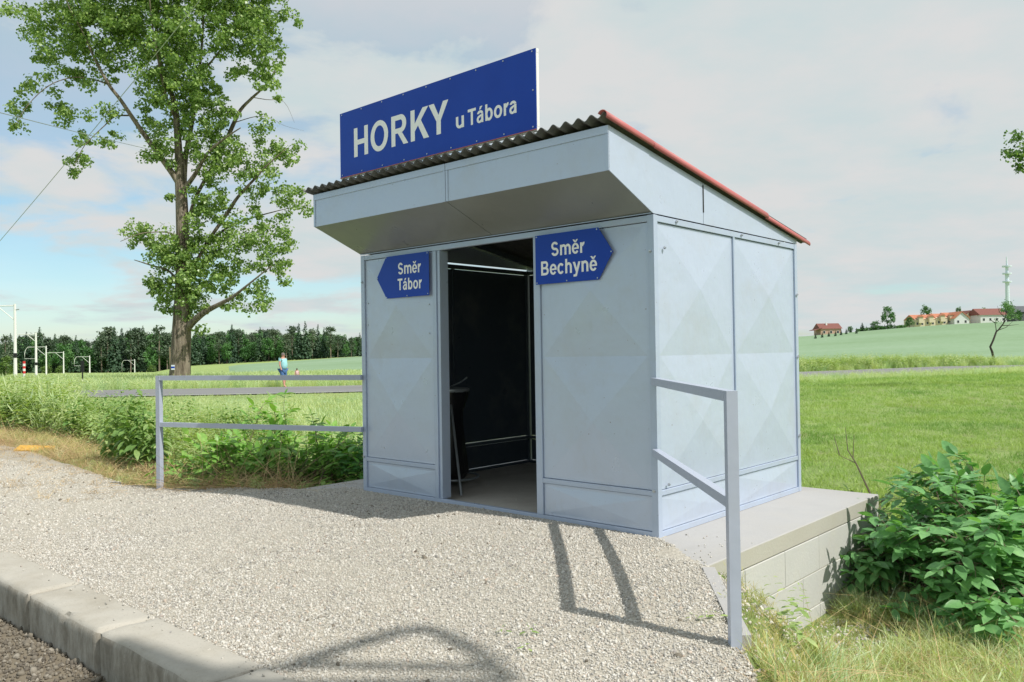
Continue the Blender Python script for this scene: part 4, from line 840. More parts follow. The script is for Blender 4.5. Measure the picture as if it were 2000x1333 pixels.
limb([(350, 762, .66), (351, 740, .60), (353, 700, .55), (355, 640, .52), (357, 560, .42), (357, 480, .36), (355, 400, .34), (352, 350, .30), (349, 300, .22), (345, 240, .18), (340, 200, .15), (320, 140, .12), (305, 90, .1), (310, 0, .07), (316, -100, .04), (318, -190, .02)], 'trunk', 0, 20)
limb([(357, 370, .24), (362, 310, .16), (375, 240, .13), (385, 170, .1), (395, 80, .07), (400, -60, .04), (404, -150, .02)], dy=1)
limb([(353, 365, .2), (334, 335, .17), (290, 275, .14), (262, 235, .12), (235, 195, .1), (212, 165, .09), (185, 115, .07), (160, 60, .05), (135, 15, .03), (120, -40, .02)], dy=-2)
limb([(213, 166, .05), (180, 155, .04), (140, 152, .03), (95, 168, .03), (55, 205, .02), (30, 245, .012)], dy=-2.5); limb([(251, 226, .05), (225, 228, .04), (205, 245, .03), (165, 285, .02), (145, 325, .012)], dy=-1.5)
limb([(359, 372, .15), (385, 335, .11), (405, 300, .08), (440, 270, .05), (470, 250, .03)], dy=-2); limb([(372, 420, .12), (385, 380, .1), (430, 300, .12), (455, 245, .12), (470, 215, .1), (492, 192, .08), (520, 165, .05), (548, 120, .03)], dy=2)
limb([(400, 480, .09), (445, 415, .11), (465, 385, .09), (500, 347, .07), (520, 325, .05), (560, 290, .02)], dy=-1); limb([(362, 645, .26), (378, 628, .2), (400, 610, .17), (430, 594, .13), (455, 580, .1), (480, 560, .06), (530, 520, .03)], dy=-3)
limb([(362, 560, .14), (390, 500, .1), (430, 455, .07), (480, 430, .05), (560, 408, .02), (598, 402, .012)], dy=1); limb([(352, 468, .05), (330, 455, .04), (298, 454, .03), (270, 458, .03), (235, 472, .012)], dy=-2)
limb([(355, 560, .08), (330, 530, .06), (300, 520, .05), (262, 508, .02)], dy=-1); limb([(345, 235, .1), (325, 190, .07), (302, 80, .05), (290, -20, .03)], dy=-3); limb([(388, 150, .07), (430, 100, .05), (480, 40, .03), (530, 20, .02), (585, 38, .01)], dy=1)
limb([(458, 240, .03), (500, 228, .02), (530, 232, .012), (556, 246, .008), (594, 256, .004)], dy=2); limb([(490, 190, .03), (520, 195, .02), (555, 200, .01), (575, 240, .006)], dy=2.5)
CL = [(300, -160, 120, 60, 1), (440, -140, 110, 60, 1), (380, -230, 90, 50, .8), (200, -90, 90, 60, 1), (120, -60, 60, 40, .8), (540, -60, 40, 50, .8),
      (340, -40, 110, 60, 1), (460, -20, 90, 60, 1), (230, 0, 80, 55, 1), (150, 20, 50, 35, .9), (90, 30, 45, 25, .8), (25, 22, 28, 14, .8), (60, 55, 18, 16, .7), (300, 50, 70, 45, 1), (380, 60, 60, 50, 1),
      (120, 75, 50, 30, .9), (95, 108, 32, 16, .8), (180, 60, 50, 40, .9), (165, 100, 35, 22, .8), (220, 90, 30, 30, .9), (250, 45, 40, 35, 1), (230, 120, 22, 20, .8), (212, 150, 14, 20, .8),
      (500, 60, 48, 45, .95), (525, 115, 26, 34, .95), (520, 150, 26, 28, .9), (480, 145, 32, 18, .6), (450, 80, 35, 35, .8), (475, 30, 55, 30, .9), (555, 30, 25, 14, .6), (585, 38, 14, 9, .6), (545, 85, 12, 12, .7),
      (310, 120, 50, 38, 1), (360, 130, 45, 45, 1), (300, 165, 35, 30, .9), (345, 190, 50, 30, .9), (400, 170, 30, 35, .8), (290, 200, 18, 16, .7), (385, 215, 30, 22, .8),
      (135, 140, 22, 14, .9), (160, 160, 28, 18, .9), (85, 150, 22, 10, .8), (55, 172, 22, 16, .9), (40, 205, 18, 22, .9), (35, 240, 14, 13, .8), (105, 222, 28, 22, .8), (110, 182, 10, 8, .8), (185, 140, 12, 10, .7),
      (205, 220, 24, 14, .8), (165, 225, 16, 9, .7), (172, 272, 20, 18, .85), (218, 275, 20, 16, .8), (152, 310, 20, 16, .8), (142, 335, 11, 8, .8),
      (300, 245, 28, 18, .8), (320, 280, 25, 24, .8), (300, 305, 22, 16, .8), (335, 320, 12, 14, .6), (385, 250, 30, 24, .8), (350, 225, 20, 18, .7), (375, 290, 25, 22, .7),
      (425, 210, 18, 18, .9), (445, 228, 16, 16, 1), (430, 260, 38, 22, .9), (450, 290, 36, 28, .9), (415, 320, 32, 28, .8), (470, 320, 30, 24, .9), (400, 350, 25, 16, .6),
      (520, 235, 10, 18, .8), (503, 258, 6, 10, .7), (550, 190, 12, 9, .5), (520, 290, 30, 20, .7), (560, 290, 20, 14, .7), (545, 320, 30, 20, .8), (500, 330, 20, 16, .6), (580, 285, 10, 8, .6),
      (335, 375, 14, 12, .7), (375, 370, 14, 8, .5), (400, 395, 22, 18, .85), (425, 410, 26, 22, .9), (390, 430, 22, 24, .9), (440, 385, 22, 14, .7), (380, 460, 18, 20, .9),
      (480, 380, 25, 16, .6), (530, 370, 26, 20, .7), (565, 365, 22, 12, .6), (580, 380, 16, 12, .7), (590, 410, 18, 14, .8), (565, 425, 18, 14, .7), (545, 395, 22, 16, .6), (500, 415, 25, 16, .6), (460, 430, 22, 16, .7),
      (262, 450, 22, 14, .95), (285, 440, 12, 10, .9), (262, 478, 12, 12, .8), (295, 475, 26, 18, .85), (315, 500, 30, 20, .9), (345, 490, 34, 24, 1), (380, 500, 34, 28, 1), (410, 480, 26, 20, .9), (350, 530, 40, 28, 1), (300, 545, 24, 14, .9), (395, 545, 34, 26, 1),
      (320, 570, 30, 20, .95), (365, 575, 30, 22, 1), (325, 598, 18, 10, .8), (385, 600, 22, 14, .9), (370, 620, 16, 12, .7), (345, 610, 12, 14, .7), (430, 510, 30, 22, .8), (440, 550, 30, 20, .9), (470, 480, 26, 20, .8), (500, 470, 28, 24, .8), (530, 450, 30, 20, .8), (550, 480, 24, 22, .8), (520, 515, 30, 20, .8), (555, 515, 16, 14, .7),
      (560, 545, 10, 8, .6), (480, 520, 26, 18, .7), (500, 560, 18, 20, .7), (515, 590, 18, 16, .8), (480, 600, 30, 9, .6), (455, 570, 24, 14, .7), (445, 600, 14, 8, .5), (394, 640, 9, 8, .6), (340, 460, 18, 12, .7), (320, 455, 10, 9, .7), (440, 460, 20, 20, .8)]
P = []; CN = []
for (x, y, rx, ry, dn) in CL:
    sc_ = YT/FPX; area = PI*rx*ry*sc_*sc_; nc = max(2, int(area*(8.6 if 270 < x < 430 else 7.9)*dn)); dep = min(2.6, (rx+ry)/2*sc_*1.6)
    for i in range(nc):
        while True:
            u, v = RNG.uniform(-1, 1, 2)
            if u*u+v*v < 1: break
        c_ = at(x+u*rx, y+v*ry, YT+RNG.normal(0, dep*.55)-.3)-PC; nl = int(RNG.uniform(40, 70)); rr = RNG.uniform(.20, .62)
        q = RNG.normal(0, 1, (nl, 3)); q /= np.linalg.norm(q, axis=1)[:, None]; q *= (RNG.uniform(.25, 1, nl)**.6*rr)[:, None]; q[:, 2] *= .75
        P.append(q+np.array(c_)); CN.append(q/rr)
P = np.concatenate(P); CN = np.concatenate(CN); n = len(P); D = RNG.normal(0, 1, (n, 3)); D[:, 2] -= .7
Nn = CN*.9+RNG.normal(0, .55, (n, 3))+np.array([0, 0, .5])
QV = np.array([(0, 0, 0), (.45, -.46, .03), (1, 0, -.06), (.45, .46, .03)]); QF = [(0, 1, 2, 3)]
obj('crown', leaf_cloud('crown', P, D, Nn, RNG.uniform(.12, .20, n), M['poplar_leaf'], QV, QF), PT)
print('poplar leaves', n)
q = at(338, 718, YT-.62); tag(MB().box(q.x-.1, q.x+.1, q.y-.02, q.y, q.z-.14, q.z+.14).build('trail_marker', simple('marker_white', (.7, .75, .85), .5), None), 'small blue and white waymark fixed to the poplar trunk', 'waymark')
bpy.data.objects['trail_marker'].parent = None
MB().box(q.x-.1, q.x+.1, q.y-.024, q.y-.0205, q.z-.05, q.z+.05).build('blue_stripe', M['blue'], bpy.data.objects['trail_marker'])

# ------------------------------------------------------------------ wood
def far_tree(kind, seed):
    r = np.random.default_rng(seed); P = []; Nn = []; S = []; tr = MB()
    if kind == 'spruce':
        H_ = 1.0; tr.tube([(0, 0, 0), (0, 0, .97)], [.016, .003], 5)
        for i in range(34):
            t = .10+.9*(i/34)**.95; rad = .19*(1-t)**.85+.012; m = int(16*(1-t)+5)
            for k in range(m):
                a = r.uniform(0, 6.28)
                for s_ in (.5, 1.0): rr = rad*s_*r.uniform(.8, 1.1); P.append((rr*math.cos(a), rr*math.sin(a), t-.05*s_+r.normal(0, .008))); Nn.append((math.cos(a)*.6, math.sin(a)*.6, .8)); S.append(.055*(1.15-t)+.012)
    elif kind == 'pine':
        tr.tube([(0, 0, 0), (.01, 0, .5), (0, .01, .92)], [.018, .014, .005], 5)
        for i in range(34):
            t = r.uniform(.38, 1); a = r.uniform(0, 6.28); rad = .17*math.sin(PI*min(1, (t-.30)/.78))**.7*r.uniform(.2, 1)
            c = np.array([rad*math.cos(a), rad*math.sin(a), t])
            for k in range(26): q = r.normal(0, 1, 3)*np.array([.042, .042, .02]); P.append(c+q); Nn.append(q/.04+np.array([0, 0, .8])); S.append(.034)
    else:
        tr.tube([(0, 0, 0), (0, 0, .4)], [.025, .015], 5)
        for i in range(46):
            u = r.normal(0, 1, 3); u /= np.linalg.norm(u); c = np.array([0, 0, .54])+u*np.array([.27, .27, .42])*r.uniform(.45, 1)
            for k in range(26): q = r.normal(0, 1, 3); q /= np.linalg.norm(q); P.append(c+q*.085*r.uniform(.5, 1)); Nn.append(q+np.array([0, 0, .4])); S.append(.042)
    P = np.array(P, float); Nn = np.array(Nn, float); n = len(P); D = r.normal(0, 1, (n, 3))
    mat = {'spruce': M['conifer'], 'pine': M['pine']}.get(kind, M['broad'])
    return leaf_cloud('crown', P, D, Nn, np.array(S)*r.uniform(.8, 1.3, n), mat, QV*np.array([1, 1.2, 1]), QF), tr.mesh('trunk', M['dark_bark'] if kind != 'pine' else M['bark'])
kinds = {k: [far_tree(k, s+100) for s in range(3)] for k in ('spruce', 'pine', 'broadleaf')}
FL_ = {'spruce': 'dark pointed spruce, %s spruce from the left in the front row of the wood', 'pine': 'loose crowned pine, %s pine from the left in the front row of the wood', 'broadleaf': 'rounded green tree, %s broadleaf from the left in the front row of the wood'}
def ordn(n): return '%d%s' % (n, 'th' if n % 100 in (11, 12, 13) else {1: 'st', 2: 'nd', 3: 'rd'}.get(n % 10, 'th'))
def place_tree(kind, X, Y, h, label, cat='tree', group='trees at the wood edge', sx_=1.):
    cm, tm = random.choice(kinds[kind]); e = empty(kind+'_tree', label, cat, (X, Y, G(X, Y)-.2), random.uniform(0, 6.28), group); e.scale = (h*sx_, h*sx_, h); obj('crown', cm, e); obj('trunk', tm, e); return e
rr = random.Random(5)
skyline = [(0, 662), (25, 660), (48, 648), (75, 645), (95, 655), (110, 658), (130, 648), (150, 655), (165, 655), (180, 668), (205, 638), (228, 650), (248, 652), (270, 640), (300, 645), (330, 640), (360, 648), (400, 645), (455, 636), (500, 642), (525, 635), (560, 646), (598, 638), (640, 642), (680, 648), (715, 652), (760, 650)]
def sky_y(px): return np.interp(px, [p[0] for p in skyline], [p[1] for p in skyline])
px = -60
cnt = {}
while px < 900:
    Y = 405+rr.uniform(-6, 8); u = rr.random(); y = float(sky_y(px))+(rr.uniform(-15, -2) if u < .38 else rr.uniform(-7, 12)); q = at(px, y, Y); h = q.z-G(q.x, Y)
    k = 'spruce' if u < .38 else 'pine' if u < .65 else 'broadleaf'
    if k == 'broadleaf': h *= rr.uniform(.5, .85)
    cnt[k] = cnt.get(k, 0)+1; place_tree(k, q.x, Y, h, FL_[k] % ordn(cnt[k]), sx_=.85 if k == 'spruce' else 1.0); px += rr.uniform(10, 17)
tp_, ts_ = [], []
for i in range(560):
    px = rr.uniform(-80, 950); Y = rr.uniform(416, 500); y = float(sky_y(px))+5+abs(rr.gauss(2, 9)); q = at(px, y, Y); z = G(q.x, Y); tp_.append((q.x, Y, z-.2)); ts_.append((q.z-z,)*3)
ts_ = np.array(ts_); tp_ = np.array(tp_)
wood = proto_col('wood_tree', [kinds[k][s][0] for k in ('spruce', 'pine', 'broadleaf') for s in (0, 1)]); scatter('wood', tp_, ts_, wood, 'dense mixed wood behind its front row of trees', rot=np.stack([0*ts_[:, 0], 0*ts_[:, 0], RNG.uniform(0, 6, len(ts_))], 1))
for i, (px, top, Y, s_, lb) in enumerate([(15, 692, 150, 1.6, 'bright green bush at the far left edge behind the tall mast'), (90, 711, 190, 1.9, 'low light green shrub between the red white marker and the masts'), (118, 712, 200, 1.8, 'low light green shrub right of the second mast'), (296, 712, 260, 1.8, 'small pale bush left of the poplar trunk before the wood')]):
    q = at(px, top, Y); h = q.z-G(q.x, Y); cm, tm = kinds['broadleaf'][i % 3]; e = empty('field_shrub', lb, 'shrub', (q.x, Y, G(q.x, Y)-.25*h)); e.scale = (h*s_, h*s_, h*1.2)
    me = cm.copy(); me.materials.clear(); me.materials.append(M['pale_leaf']); obj('foliage', me, e)

# ------------------------------------------------------------------ catenary masts
def mast(label, px, ytop, ybase, Y, arm_px, arm_y, drop_y=None, brace=True, rad=.13, band=False, curve=False):
    q = at(px, ytop, Y); gz = min(G(q.x, Y), at(px, ybase, Y).z); e = empty('catenary_mast', label, 'mast', (q.x, Y, gz), 0, 'catenary masts along the railway'); H_ = q.z-gz
    MB().tube([(0, 0, 0), (0, 0, H_)], [rad*1.25, rad*.8], 10).build('pole', M['white'], e)
    ax = at(arm_px, arm_y, Y).x-q.x; az = at(px, arm_y, Y).z-gz
    r_ = rad*.42; pts = [(0, 0, az), (ax*(.85 if drop_y else 1), 0, az)]
    if drop_y:
        dz = at(arm_px, drop_y, Y).z-gz; pts += [(ax*.95, 0, az-.12*abs(ax)), (ax, 0, az-.28*abs(ax)), (ax, 0, dz)]
        MB().tube([(ax, 0, dz), (ax*.45, 0, dz-.05)], r_*.7, 6).build('registration_arm', M['white'], e)
    MB().tube(pts, r_, 6).build('arm', M['white'], e)
    if brace: MB().tube([(0, 0, az-.42*abs(ax)), (ax*.5, 0, az)], r_*.7, 6).build('brace', M['white'], e)
    if band: MB().tube([(0, 0, H_*.30), (0, 0, H_*.36)], rad*1.3, 10).build('band', M['black'], e)
    MB().tube([(0, 0, az-.35), (.35*(1 if ax < 0 else -1), 0, az-.3)], r_, 6).build('insulator', M['galv'], e); return e
mast('tall white catenary mast at the far left edge, nearest of the masts', 29, 594, 738, 68, -40, 597.5, None, True, .115, True)
mast('second catenary mast from the left with thin horizontal arm', 70, 650, 727, 105, 34, 653, None, True, .13, True)
mast('third catenary mast with hooked arm left of the second mast', 90, 676, 722, 165, 48, 678, 701, True, .13)
mast('fourth catenary mast with straight arm reaching the third', 124, 687, 728, 195, 92, 689, None, True, .13)
mast('fifth catenary mast with hooked arm above the black marker post', 175, 695, 730, 235, 145, 697, 715, True, .15)
mast('farthest catenary mast with hooked arm, left of the poplar', 263, 702, 730, 300, 238, 704, 729, True, .15)
q = at(47, 706, 66); e = empty('marker_post', 'red and white banded marker post at the foot of the masts', 'marker post', (q.x, 66, G(q.x, 66)))
h = q.z-G(q.x, 66); zb = at(47, 730, 66).z-G(q.x, 66); mr_, mw_ = simple('signal_red', (.6, .03, .03), .5), M['white']
for i in range(5): MB().tube([(0, 0, zb+(h-zb)*i/5), (0, 0, zb+(h-zb)*(i+1)/5)], .10, 10).build('band', mr_ if i % 2 == 0 else mw_, e)
MB().tube([(0, 0, 0), (0, 0, zb)], .09, 8).build('foot', mw_, e)
q = at(161, 705, 45); gz = G(q.x, 45); e = empty('sign_post', 'narrow black sign on a pale post beside the road', 'sign post', (q.x, 45, gz)); h = q.z-gz
z1 = at(161, 727, 45).z-gz; z2 = at(161, 742, 45).z-gz
MB().box(-.09, .09, -.02, .02, z1, h).build('sign_plate', M['black'], e); MB().tube([(0, 0, z2), (0, 0, z1)], .035, 8).build('upper_post', M['black'], e); MB().tube([(0, 0, 0), (0, 0, z2)], .06, 8).build('lower_post', M['white'], e)
q = at(333, 678, 90); gz = G(q.x, 90); e = empty('wooden_pole', 'short brown wooden pole left of the poplar trunk', 'pole', (q.x, 90, gz)); MB().tube([(0, 0, 0), (-.1, 0, q.z-gz)], [.12, .08], 8).build('shaft', M['twig'], e); MB().tube([(-.1, 0, q.z-gz-.3), (.35, 0, q.z-gz-.25)], .05, 6).build('crossarm', M['twig'], e)
# overhead wires, running along the line over the camera
def wire(label, a, b, sag, r_=.008):
    P = [a.lerp(b, t)-Vector((0, 0, sag*4*t*(1-t))) for t in np.linspace(0, 1, 17)]; return tag(MB().tube(P, r_, 5).build('overhead_wire', M['galv']), label, 'wire', 'overhead wires')
wire('thin overhead wire climbing steeply across the poplar crown', at(-60, 540, 42), at(440, -60, 22), .1, .0125)
wire('thin overhead wire falling gently from the left frame edge behind the poplar', at(-60, 205, 20), at(330, 300, 52), .05, .013)

# ------------------------------------------------------------------ village on the hill
YV = 352
def on_hill(px, Y=YV): q = at(px, 640, Y); return q.x, G(q.x, Y)
m_roof = simple('orange_tiles', (.46, .18, .10), .8, var=.2, scale=1.5); m_brown = simple('brown_tiles', (.20, .075, .06), .8, var=.2, scale=1.5); m_cream = simple('cream_render', (.62, .55, .40), .85); m_glass = simple('dark_glass', (.03, .04, .05), .2); m_white = simple('white_render', (.62, .64, .66), .85); m_grey = simple('dark_cladding', (.09, .10, .11), .8); m_pink = simple('pinkish_render', (.50, .33, .27), .85); m_beige = simple('beige_render', (.42, .34, .25), .85)
def house(label, px0, px1, ye, yt, Y, wall, roof, name='house', gable_side=None, dep=9., nwin=3, floors=1, ov=.45):
    x0 = at(px0, ye, Y).x; x1 = at(px1, ye, Y).x; xm = (x0+x1)/2; g = min(G(x0, Y), G(x1, Y), G(xm, Y)); W_ = x1-x0; he = at((px0+px1)/2, ye, Y).z-g; ht = at((px0+px1)/2, yt, Y).z-g
    e = empty(name, label, 'house', (xm, Y, g)); MB().box(-W_/2, W_/2, 0, dep, -.5, he).build('wall', wall, e); rf = MB()
    if gable_side == 'front':
        rf.prism([(-W_/2-ov, -ov, he-.2), (0, -ov, ht), (W_/2+ov, -ov, he-.2), (W_/2+ov-.35, -ov, he-.2), (0, -ov, ht-.28), (-W_/2-ov+.35, -ov, he-.2)], (0, dep+2*ov, 0))
        MB().prism([(-W_/2, .01, he), (W_/2, .01, he), (0, .01, ht-.3)], (0, dep-.02, 0)).build('gable', wall, e)
    else:
        rf.prism([(-W_/2-ov, -ov, he-.1), (-W_/2-ov, dep/2, ht), (-W_/2-ov, dep+ov, he-.1), (-W_/2-ov, dep/2, he+.05)], (W_+2*ov, 0, 0))
        MB().prism([(-W_/2, 0, he), (-W_/2, dep/2, ht-.25), (-W_/2, dep, he)], (W_, 0, 0)).build('gable', wall, e)
    rf.build('roof', roof, e)
    for fl in range(floors):
        for i in range(nwin):
            cx = -W_/2+W_*(i+.5)/nwin; zc_ = he*(fl+.5)/floors; o = MB().box(cx-.5, cx+.5, -.06, -.005, zc_-.6, zc_+.6).build('window', M['white'], e); MB().box(cx-.42, cx+.42, -.075, -.0615, zc_-.52, zc_+.52).build('pane', m_glass, o)
    return e, he, ht
h_, he, ht = house('small detached house with brown tiled roof, leftmost on the hill', 1603, 1643, 642, 631.5, YV, m_pink, m_brown, dep=8, nwin=3)
MB().box(-1.2, -.6, 2.5, 3.1, ht-1.0, ht+.3).build('chimney', M['white'], h_); MB().prism([(-7.4, -1, he-.7), (-4, -1, he+.4), (-4, -1, he+.2), (-7.2, -1, he-.8)], (0, 7, 0)).build('porch_roof', m_brown, h_)
for i, (a, b, ye, yt) in enumerate([(1787, 1806, 624, 614.5), (1806, 1827, 623, 614), (1828, 1850, 621, 612), (1850, 1864, 620, 610)]):
    h_, he, ht = house(['leftmost terraced house with orange roof on the hill', 'second terraced house with orange roof from the left', 'third terraced house with orange roof from the left', 'fourth terraced house with orange roof, beside the large gable'][i], a, b, ye, yt, YV-1+i*.7, m_cream, m_roof, dep=10, nwin=2, floors=1, name='terraced_house', ov=.15)
    MB().box(-.9, .9, -1.2, .6, he*.55, he+1.1).build('dormer', m_cream, h_); MB().prism([(-1.2, -1.5, he+.9), (0, -1.5, he+1.8), (1.2, -1.5, he+.9)], (0, 2.6, 0)).build('dormer_roof', m_roof, h_)
house('cream house with big orange gable at the terrace end', 1864, 1893, 621.5, 608.5, YV-3, m_white, m_roof, gable_side='front', dep=12, nwin=2, name='gabled_house')
house('cream house with dark red roof behind the orange gable', 1878, 1911, 620, 606.5, YV+8, m_cream, m_brown, gable_side='front', dep=12, nwin=2, name='gabled_house')
house('white house with purple brown hipped roof right of the terrace', 1915, 1966, 615, 602, YV, m_white, m_brown, dep=10, nwin=4)
house('dark clad house at the right edge of the hill', 1984, 2030, 609, 597, YV, m_grey, m_grey, dep=10, nwin=3)
x, z = on_hill(1725, YV-4); x2, z2 = on_hill(1675, YV-4)
for a, b, hh, lb in ((1672, 1712, 1.6, 'dark clipped hedge along the crest right of the brown house'), (1712, 1748, 1.9, 'taller hedge stretch under the large hill tree'), (1750, 1768, 1.5, 'short hedge stretch left of the terraced houses')):
    A = at(a, 640, YV-3); B = at(b, 640, YV-3); n = 900; P = np.stack([RNG.uniform(A.x, B.x, n), RNG.uniform(YV-4, YV-2, n), RNG.uniform(0, 1, n)], 1); P[:, 2] = P[:, 2]*hh+zterr(P[:, 0], P[:, 1])
    o = obj('hedge', leaf_cloud('hedge', P, RNG.normal(0, 1, (n, 3)), RNG.normal(0, 1, (n, 3))+np.array([0, -.5, .6]), RNG.uniform(.3, .55, n), M['broad'], QV, QF)); tag(o, lb, 'hedge')
for px, top, h_k, kind, sx_, lb in [(1660, 636, 0, 'broadleaf', 1.4, 'small round bush right of the brown roofed house'), (1684, 629, 0, 'spruce', 1.6, 'small dark conical tree on the hill crest'), (1709, 624, 0, 'broadleaf', 1.5, 'rounded garden tree left of the tallest hill tree'), (1733, 594, 0, 'broadleaf', .95, 'tallest broad tree on the hill crest'), (1776, 618, 0, 'broadleaf', 1.3, 'low tree touching the left end of the terrace'),
                             (1808, 591, 0, 'broadleaf', .75, 'slim tree rising behind the terraced houses'), (1872, 598, 0, 'broadleaf', .7, 'faint tree behind the big orange gable'), (1920, 598, 0, 'broadleaf', 1.3, 'wide tree left of the white house'), (1990, 602, 0, 'broadleaf', .9, 'dark tree beside the dark clad house')]:
    Y = YV+(-3 if px not in (1808, 1872, 1920) else 16); q = at(px, top, Y); h = q.z-G(q.x, Y); place_tree(kind, q.x, Y, h, lb, group='garden trees on the hill', sx_=sx_)
MB_s = [far_tree('spruce', 300), ]
for i, (px, py) in enumerate([(1593, 662), (1606, 660), (1619, 658), (1632, 657), (1643, 655), (1653, 653), (1662, 650), (1673, 652), (1681, 647), (1692, 646), (1701, 645), (1711, 643), (1719, 641), (1728, 640)]):
    Y = 352; q = at(px, py, Y); d = on_ground(px, py+1, 100, 352); e = empty('sapling', 'tiny sapling, %s from the left in the row across the upper field' % ordn(i+1), 'sapling', d, 0, 'saplings in a row'); e.scale = (d.y/352*1.4,)*3
    cm = MB_s[0]; o = obj('crown', cm[0], e); o.scale = (2.2, 2.2, 2.0); o2 = obj('trunk', cm[1], e); o2.scale = (3, 3, 2)
# broadcasting tower
Yt = 900; q = at(1966, 502, Yt); gz = G(q.x, Yt)-5; e = empty('transmitter_tower', 'pale slender transmitter tower with round platforms beyond the village', 'tower', (q.x, Yt, gz)); H_ = q.z-gz
mt = simple('haze_pale_steel', (.60, .68, .76), .6); sh = lambda y: at(1966, y, Yt).z-gz  # distance haze put into the steel's pale bluish colour
MB().tube([(0, 0, 0), (0, 0, sh(536))], [2.4, 2.0], 10).build('shaft', mt, e); MB().tube([(0, 0, sh(536)), (0, 0, sh(522))], [1.5, 1.5], 10).build('upper_shaft', mt, e); MB().tube([(0, 0, sh(522)), (0, 0, H_)], [1.1, .5], 8).build('antenna', mt, e)
for y, r_ in ((522, 4.8), (536, 4.6), (552, 4.6)): MB().lathe([(0.1, sh(y)+.1), (r_, sh(y)), (r_, sh(y-2.5)), (r_*.5, sh(y-3))], 16).build('platform', mt, e)
# small half bare tree beyond the road
YB = 72; def_b = lambda x, y, dy=0: at(x, y, YB+dy)
e = empty('half_dead_tree', 'crooked thin tree with bare limbs and leafy top beyond the road', 'tree', (def_b(1940, 702).x, YB, G(def_b(1940, 702).x, YB))); C0 = Vector(e.location)
MB().tube([(0, 0, -.1)]+[def_b(x, y)-C0 for x, y in ((1940, 698), (1938, 688), (1934, 678), (1940, 665), (1946, 648), (1950, 645), (1960, 632), (1964, 618), (1967, 600))], [.11, .10, .10, .09, .08, .07, .06, .05, .04, .02], 7).build('trunk', M['dark_bark'], e, True)
for pl in ([(1946, 648), (1944, 632), (1946, 620)], [(1950, 645), (1965, 640), (1978, 628)], [(1944, 632), (1936, 626)], [(1960, 632), (1970, 618), (1985, 610)], [(1958, 636), (1972, 636), (1990, 634)], [(1962, 620), (1952, 610), (1948, 598)]): MB().tube([def_b(x, y, .2*i)-C0 for i, (x, y) in enumerate(pl)], [.04, .025, .01][:len(pl)], 5).build('branch', M['dark_bark'], e)
P = []
for (x, y, rx, ry, n) in [(1966, 598, 10, 8, 420), (1976, 606, 8, 8, 260), (1970, 620, 9, 6, 120), (1985, 618, 8, 6, 60), (1958, 606, 5, 5, 80), (1950, 628, 9, 8, 40)]:
    q = RNG.normal(0, .5, (n, 3)); P.append(np.array([at(x+u*rx, y+v*ry, YB+t)-C0 for u, v, t in q]))
P = np.concatenate(P); n = len(P); obj('crown', leaf_cloud('crown', P, RNG.normal(0, 1, (n, 3)), RNG.normal(0, 1, (n, 3))+np.array([0, 0, .5]), RNG.uniform(.08, .14, n), M['broad'], QV, QF), e)
# leafy branch entering at the right frame edge: a tree standing just outside the frame
YR = 30; e = empty('roadside_tree', 'leafy tree reaching in from the right frame edge', 'tree', (at(2230, 700, YR).x, YR, G(at(2230, 700, YR).x, YR))); C0 = Vector(e.location)
MB().tube([(0, 0, -.1), (.05, 0, 2.5), (0, 0, 5), (-.1, .1, 8)], [.24, .2, .15, .05], 12).build('trunk', M['bark'], e, True)
MB().tube([(0, 0, 4.8), at(2120, 330, YR)-C0, at(2040, 310, YR)-C0, at(1965, 300, YR)-C0], [.09, .06, .035, .01], 6).build('branch', M['bark'], e)
P = []
for (x, y, r_, n) in [(1985, 272, 22, 130), (1968, 300, 14, 90), (1992, 305, 20, 180), (1990, 330, 12, 70), (2020, 300, 30, 300), (2060, 330, 40, 500), (2120, 300, 50, 500), (2200, 250, 50, 500)]:
    q = RNG.normal(0, .45, (n, 3)); P.append(np.array([at(x+u*r_, y+v*r_*.8, YR+t*r_/FPX*YR)-C0 for u, v, t in q]))
P = np.concatenate(P); n = len(P); obj('crown', leaf_cloud('crown', P, RNG.normal(0, 1, (n, 3)), RNG.normal(0, 1, (n, 3))+np.array([0, 0, .5]), RNG.uniform(.08, .15, n), M['poplar_leaf'], QV, QF), e)
tw = at(712, 590, 14); e = None

# ------------------------------------------------------------------ people on the road
def body(name, mat, V, Ed, rad, parent, lv=2, root=0):
    me = bpy.data.meshes.new(name); me.from_pydata(V, Ed, []); o = obj(name, me, parent); me.materials.append(mat)
    sk = o.modifiers.new('skin', 'SKIN'); 
    for i, r_ in enumerate(rad): me.skin_vertices[0].data[i].radius = r_ if hasattr(r_, '__len__') else (r_, r_)
    me.skin_vertices[0].data[root].use_root = True
    s_ = o.modifiers.new('sub', 'SUBSURF'); s_.levels = lv; s_.render_levels = lv
    dg = bpy.context.evaluated_depsgraph_get(); me2 = bpy.data.meshes.new_from_object(o.evaluated_get(dg)); o.modifiers.clear(); o.data = me2
    me2.polygons.foreach_set('use_smooth', [True]*len(me2.polygons)); 
    if not me2.materials: me2.materials.append(mat)
    return o
def add_skin(o, sk): return o
skin = simple('skin', (.50, .26, .18), .55, var=.06); hair = simple('grey_hair', (.16, .13, .12), .8); teal = simple('teal_cotton', (.30, .60, .62), .85, var=.08); pinkp = simple('pink_print', (.62, .50, .52), .85); denim = simple('blue_denim', (.06, .14, .30), .9)
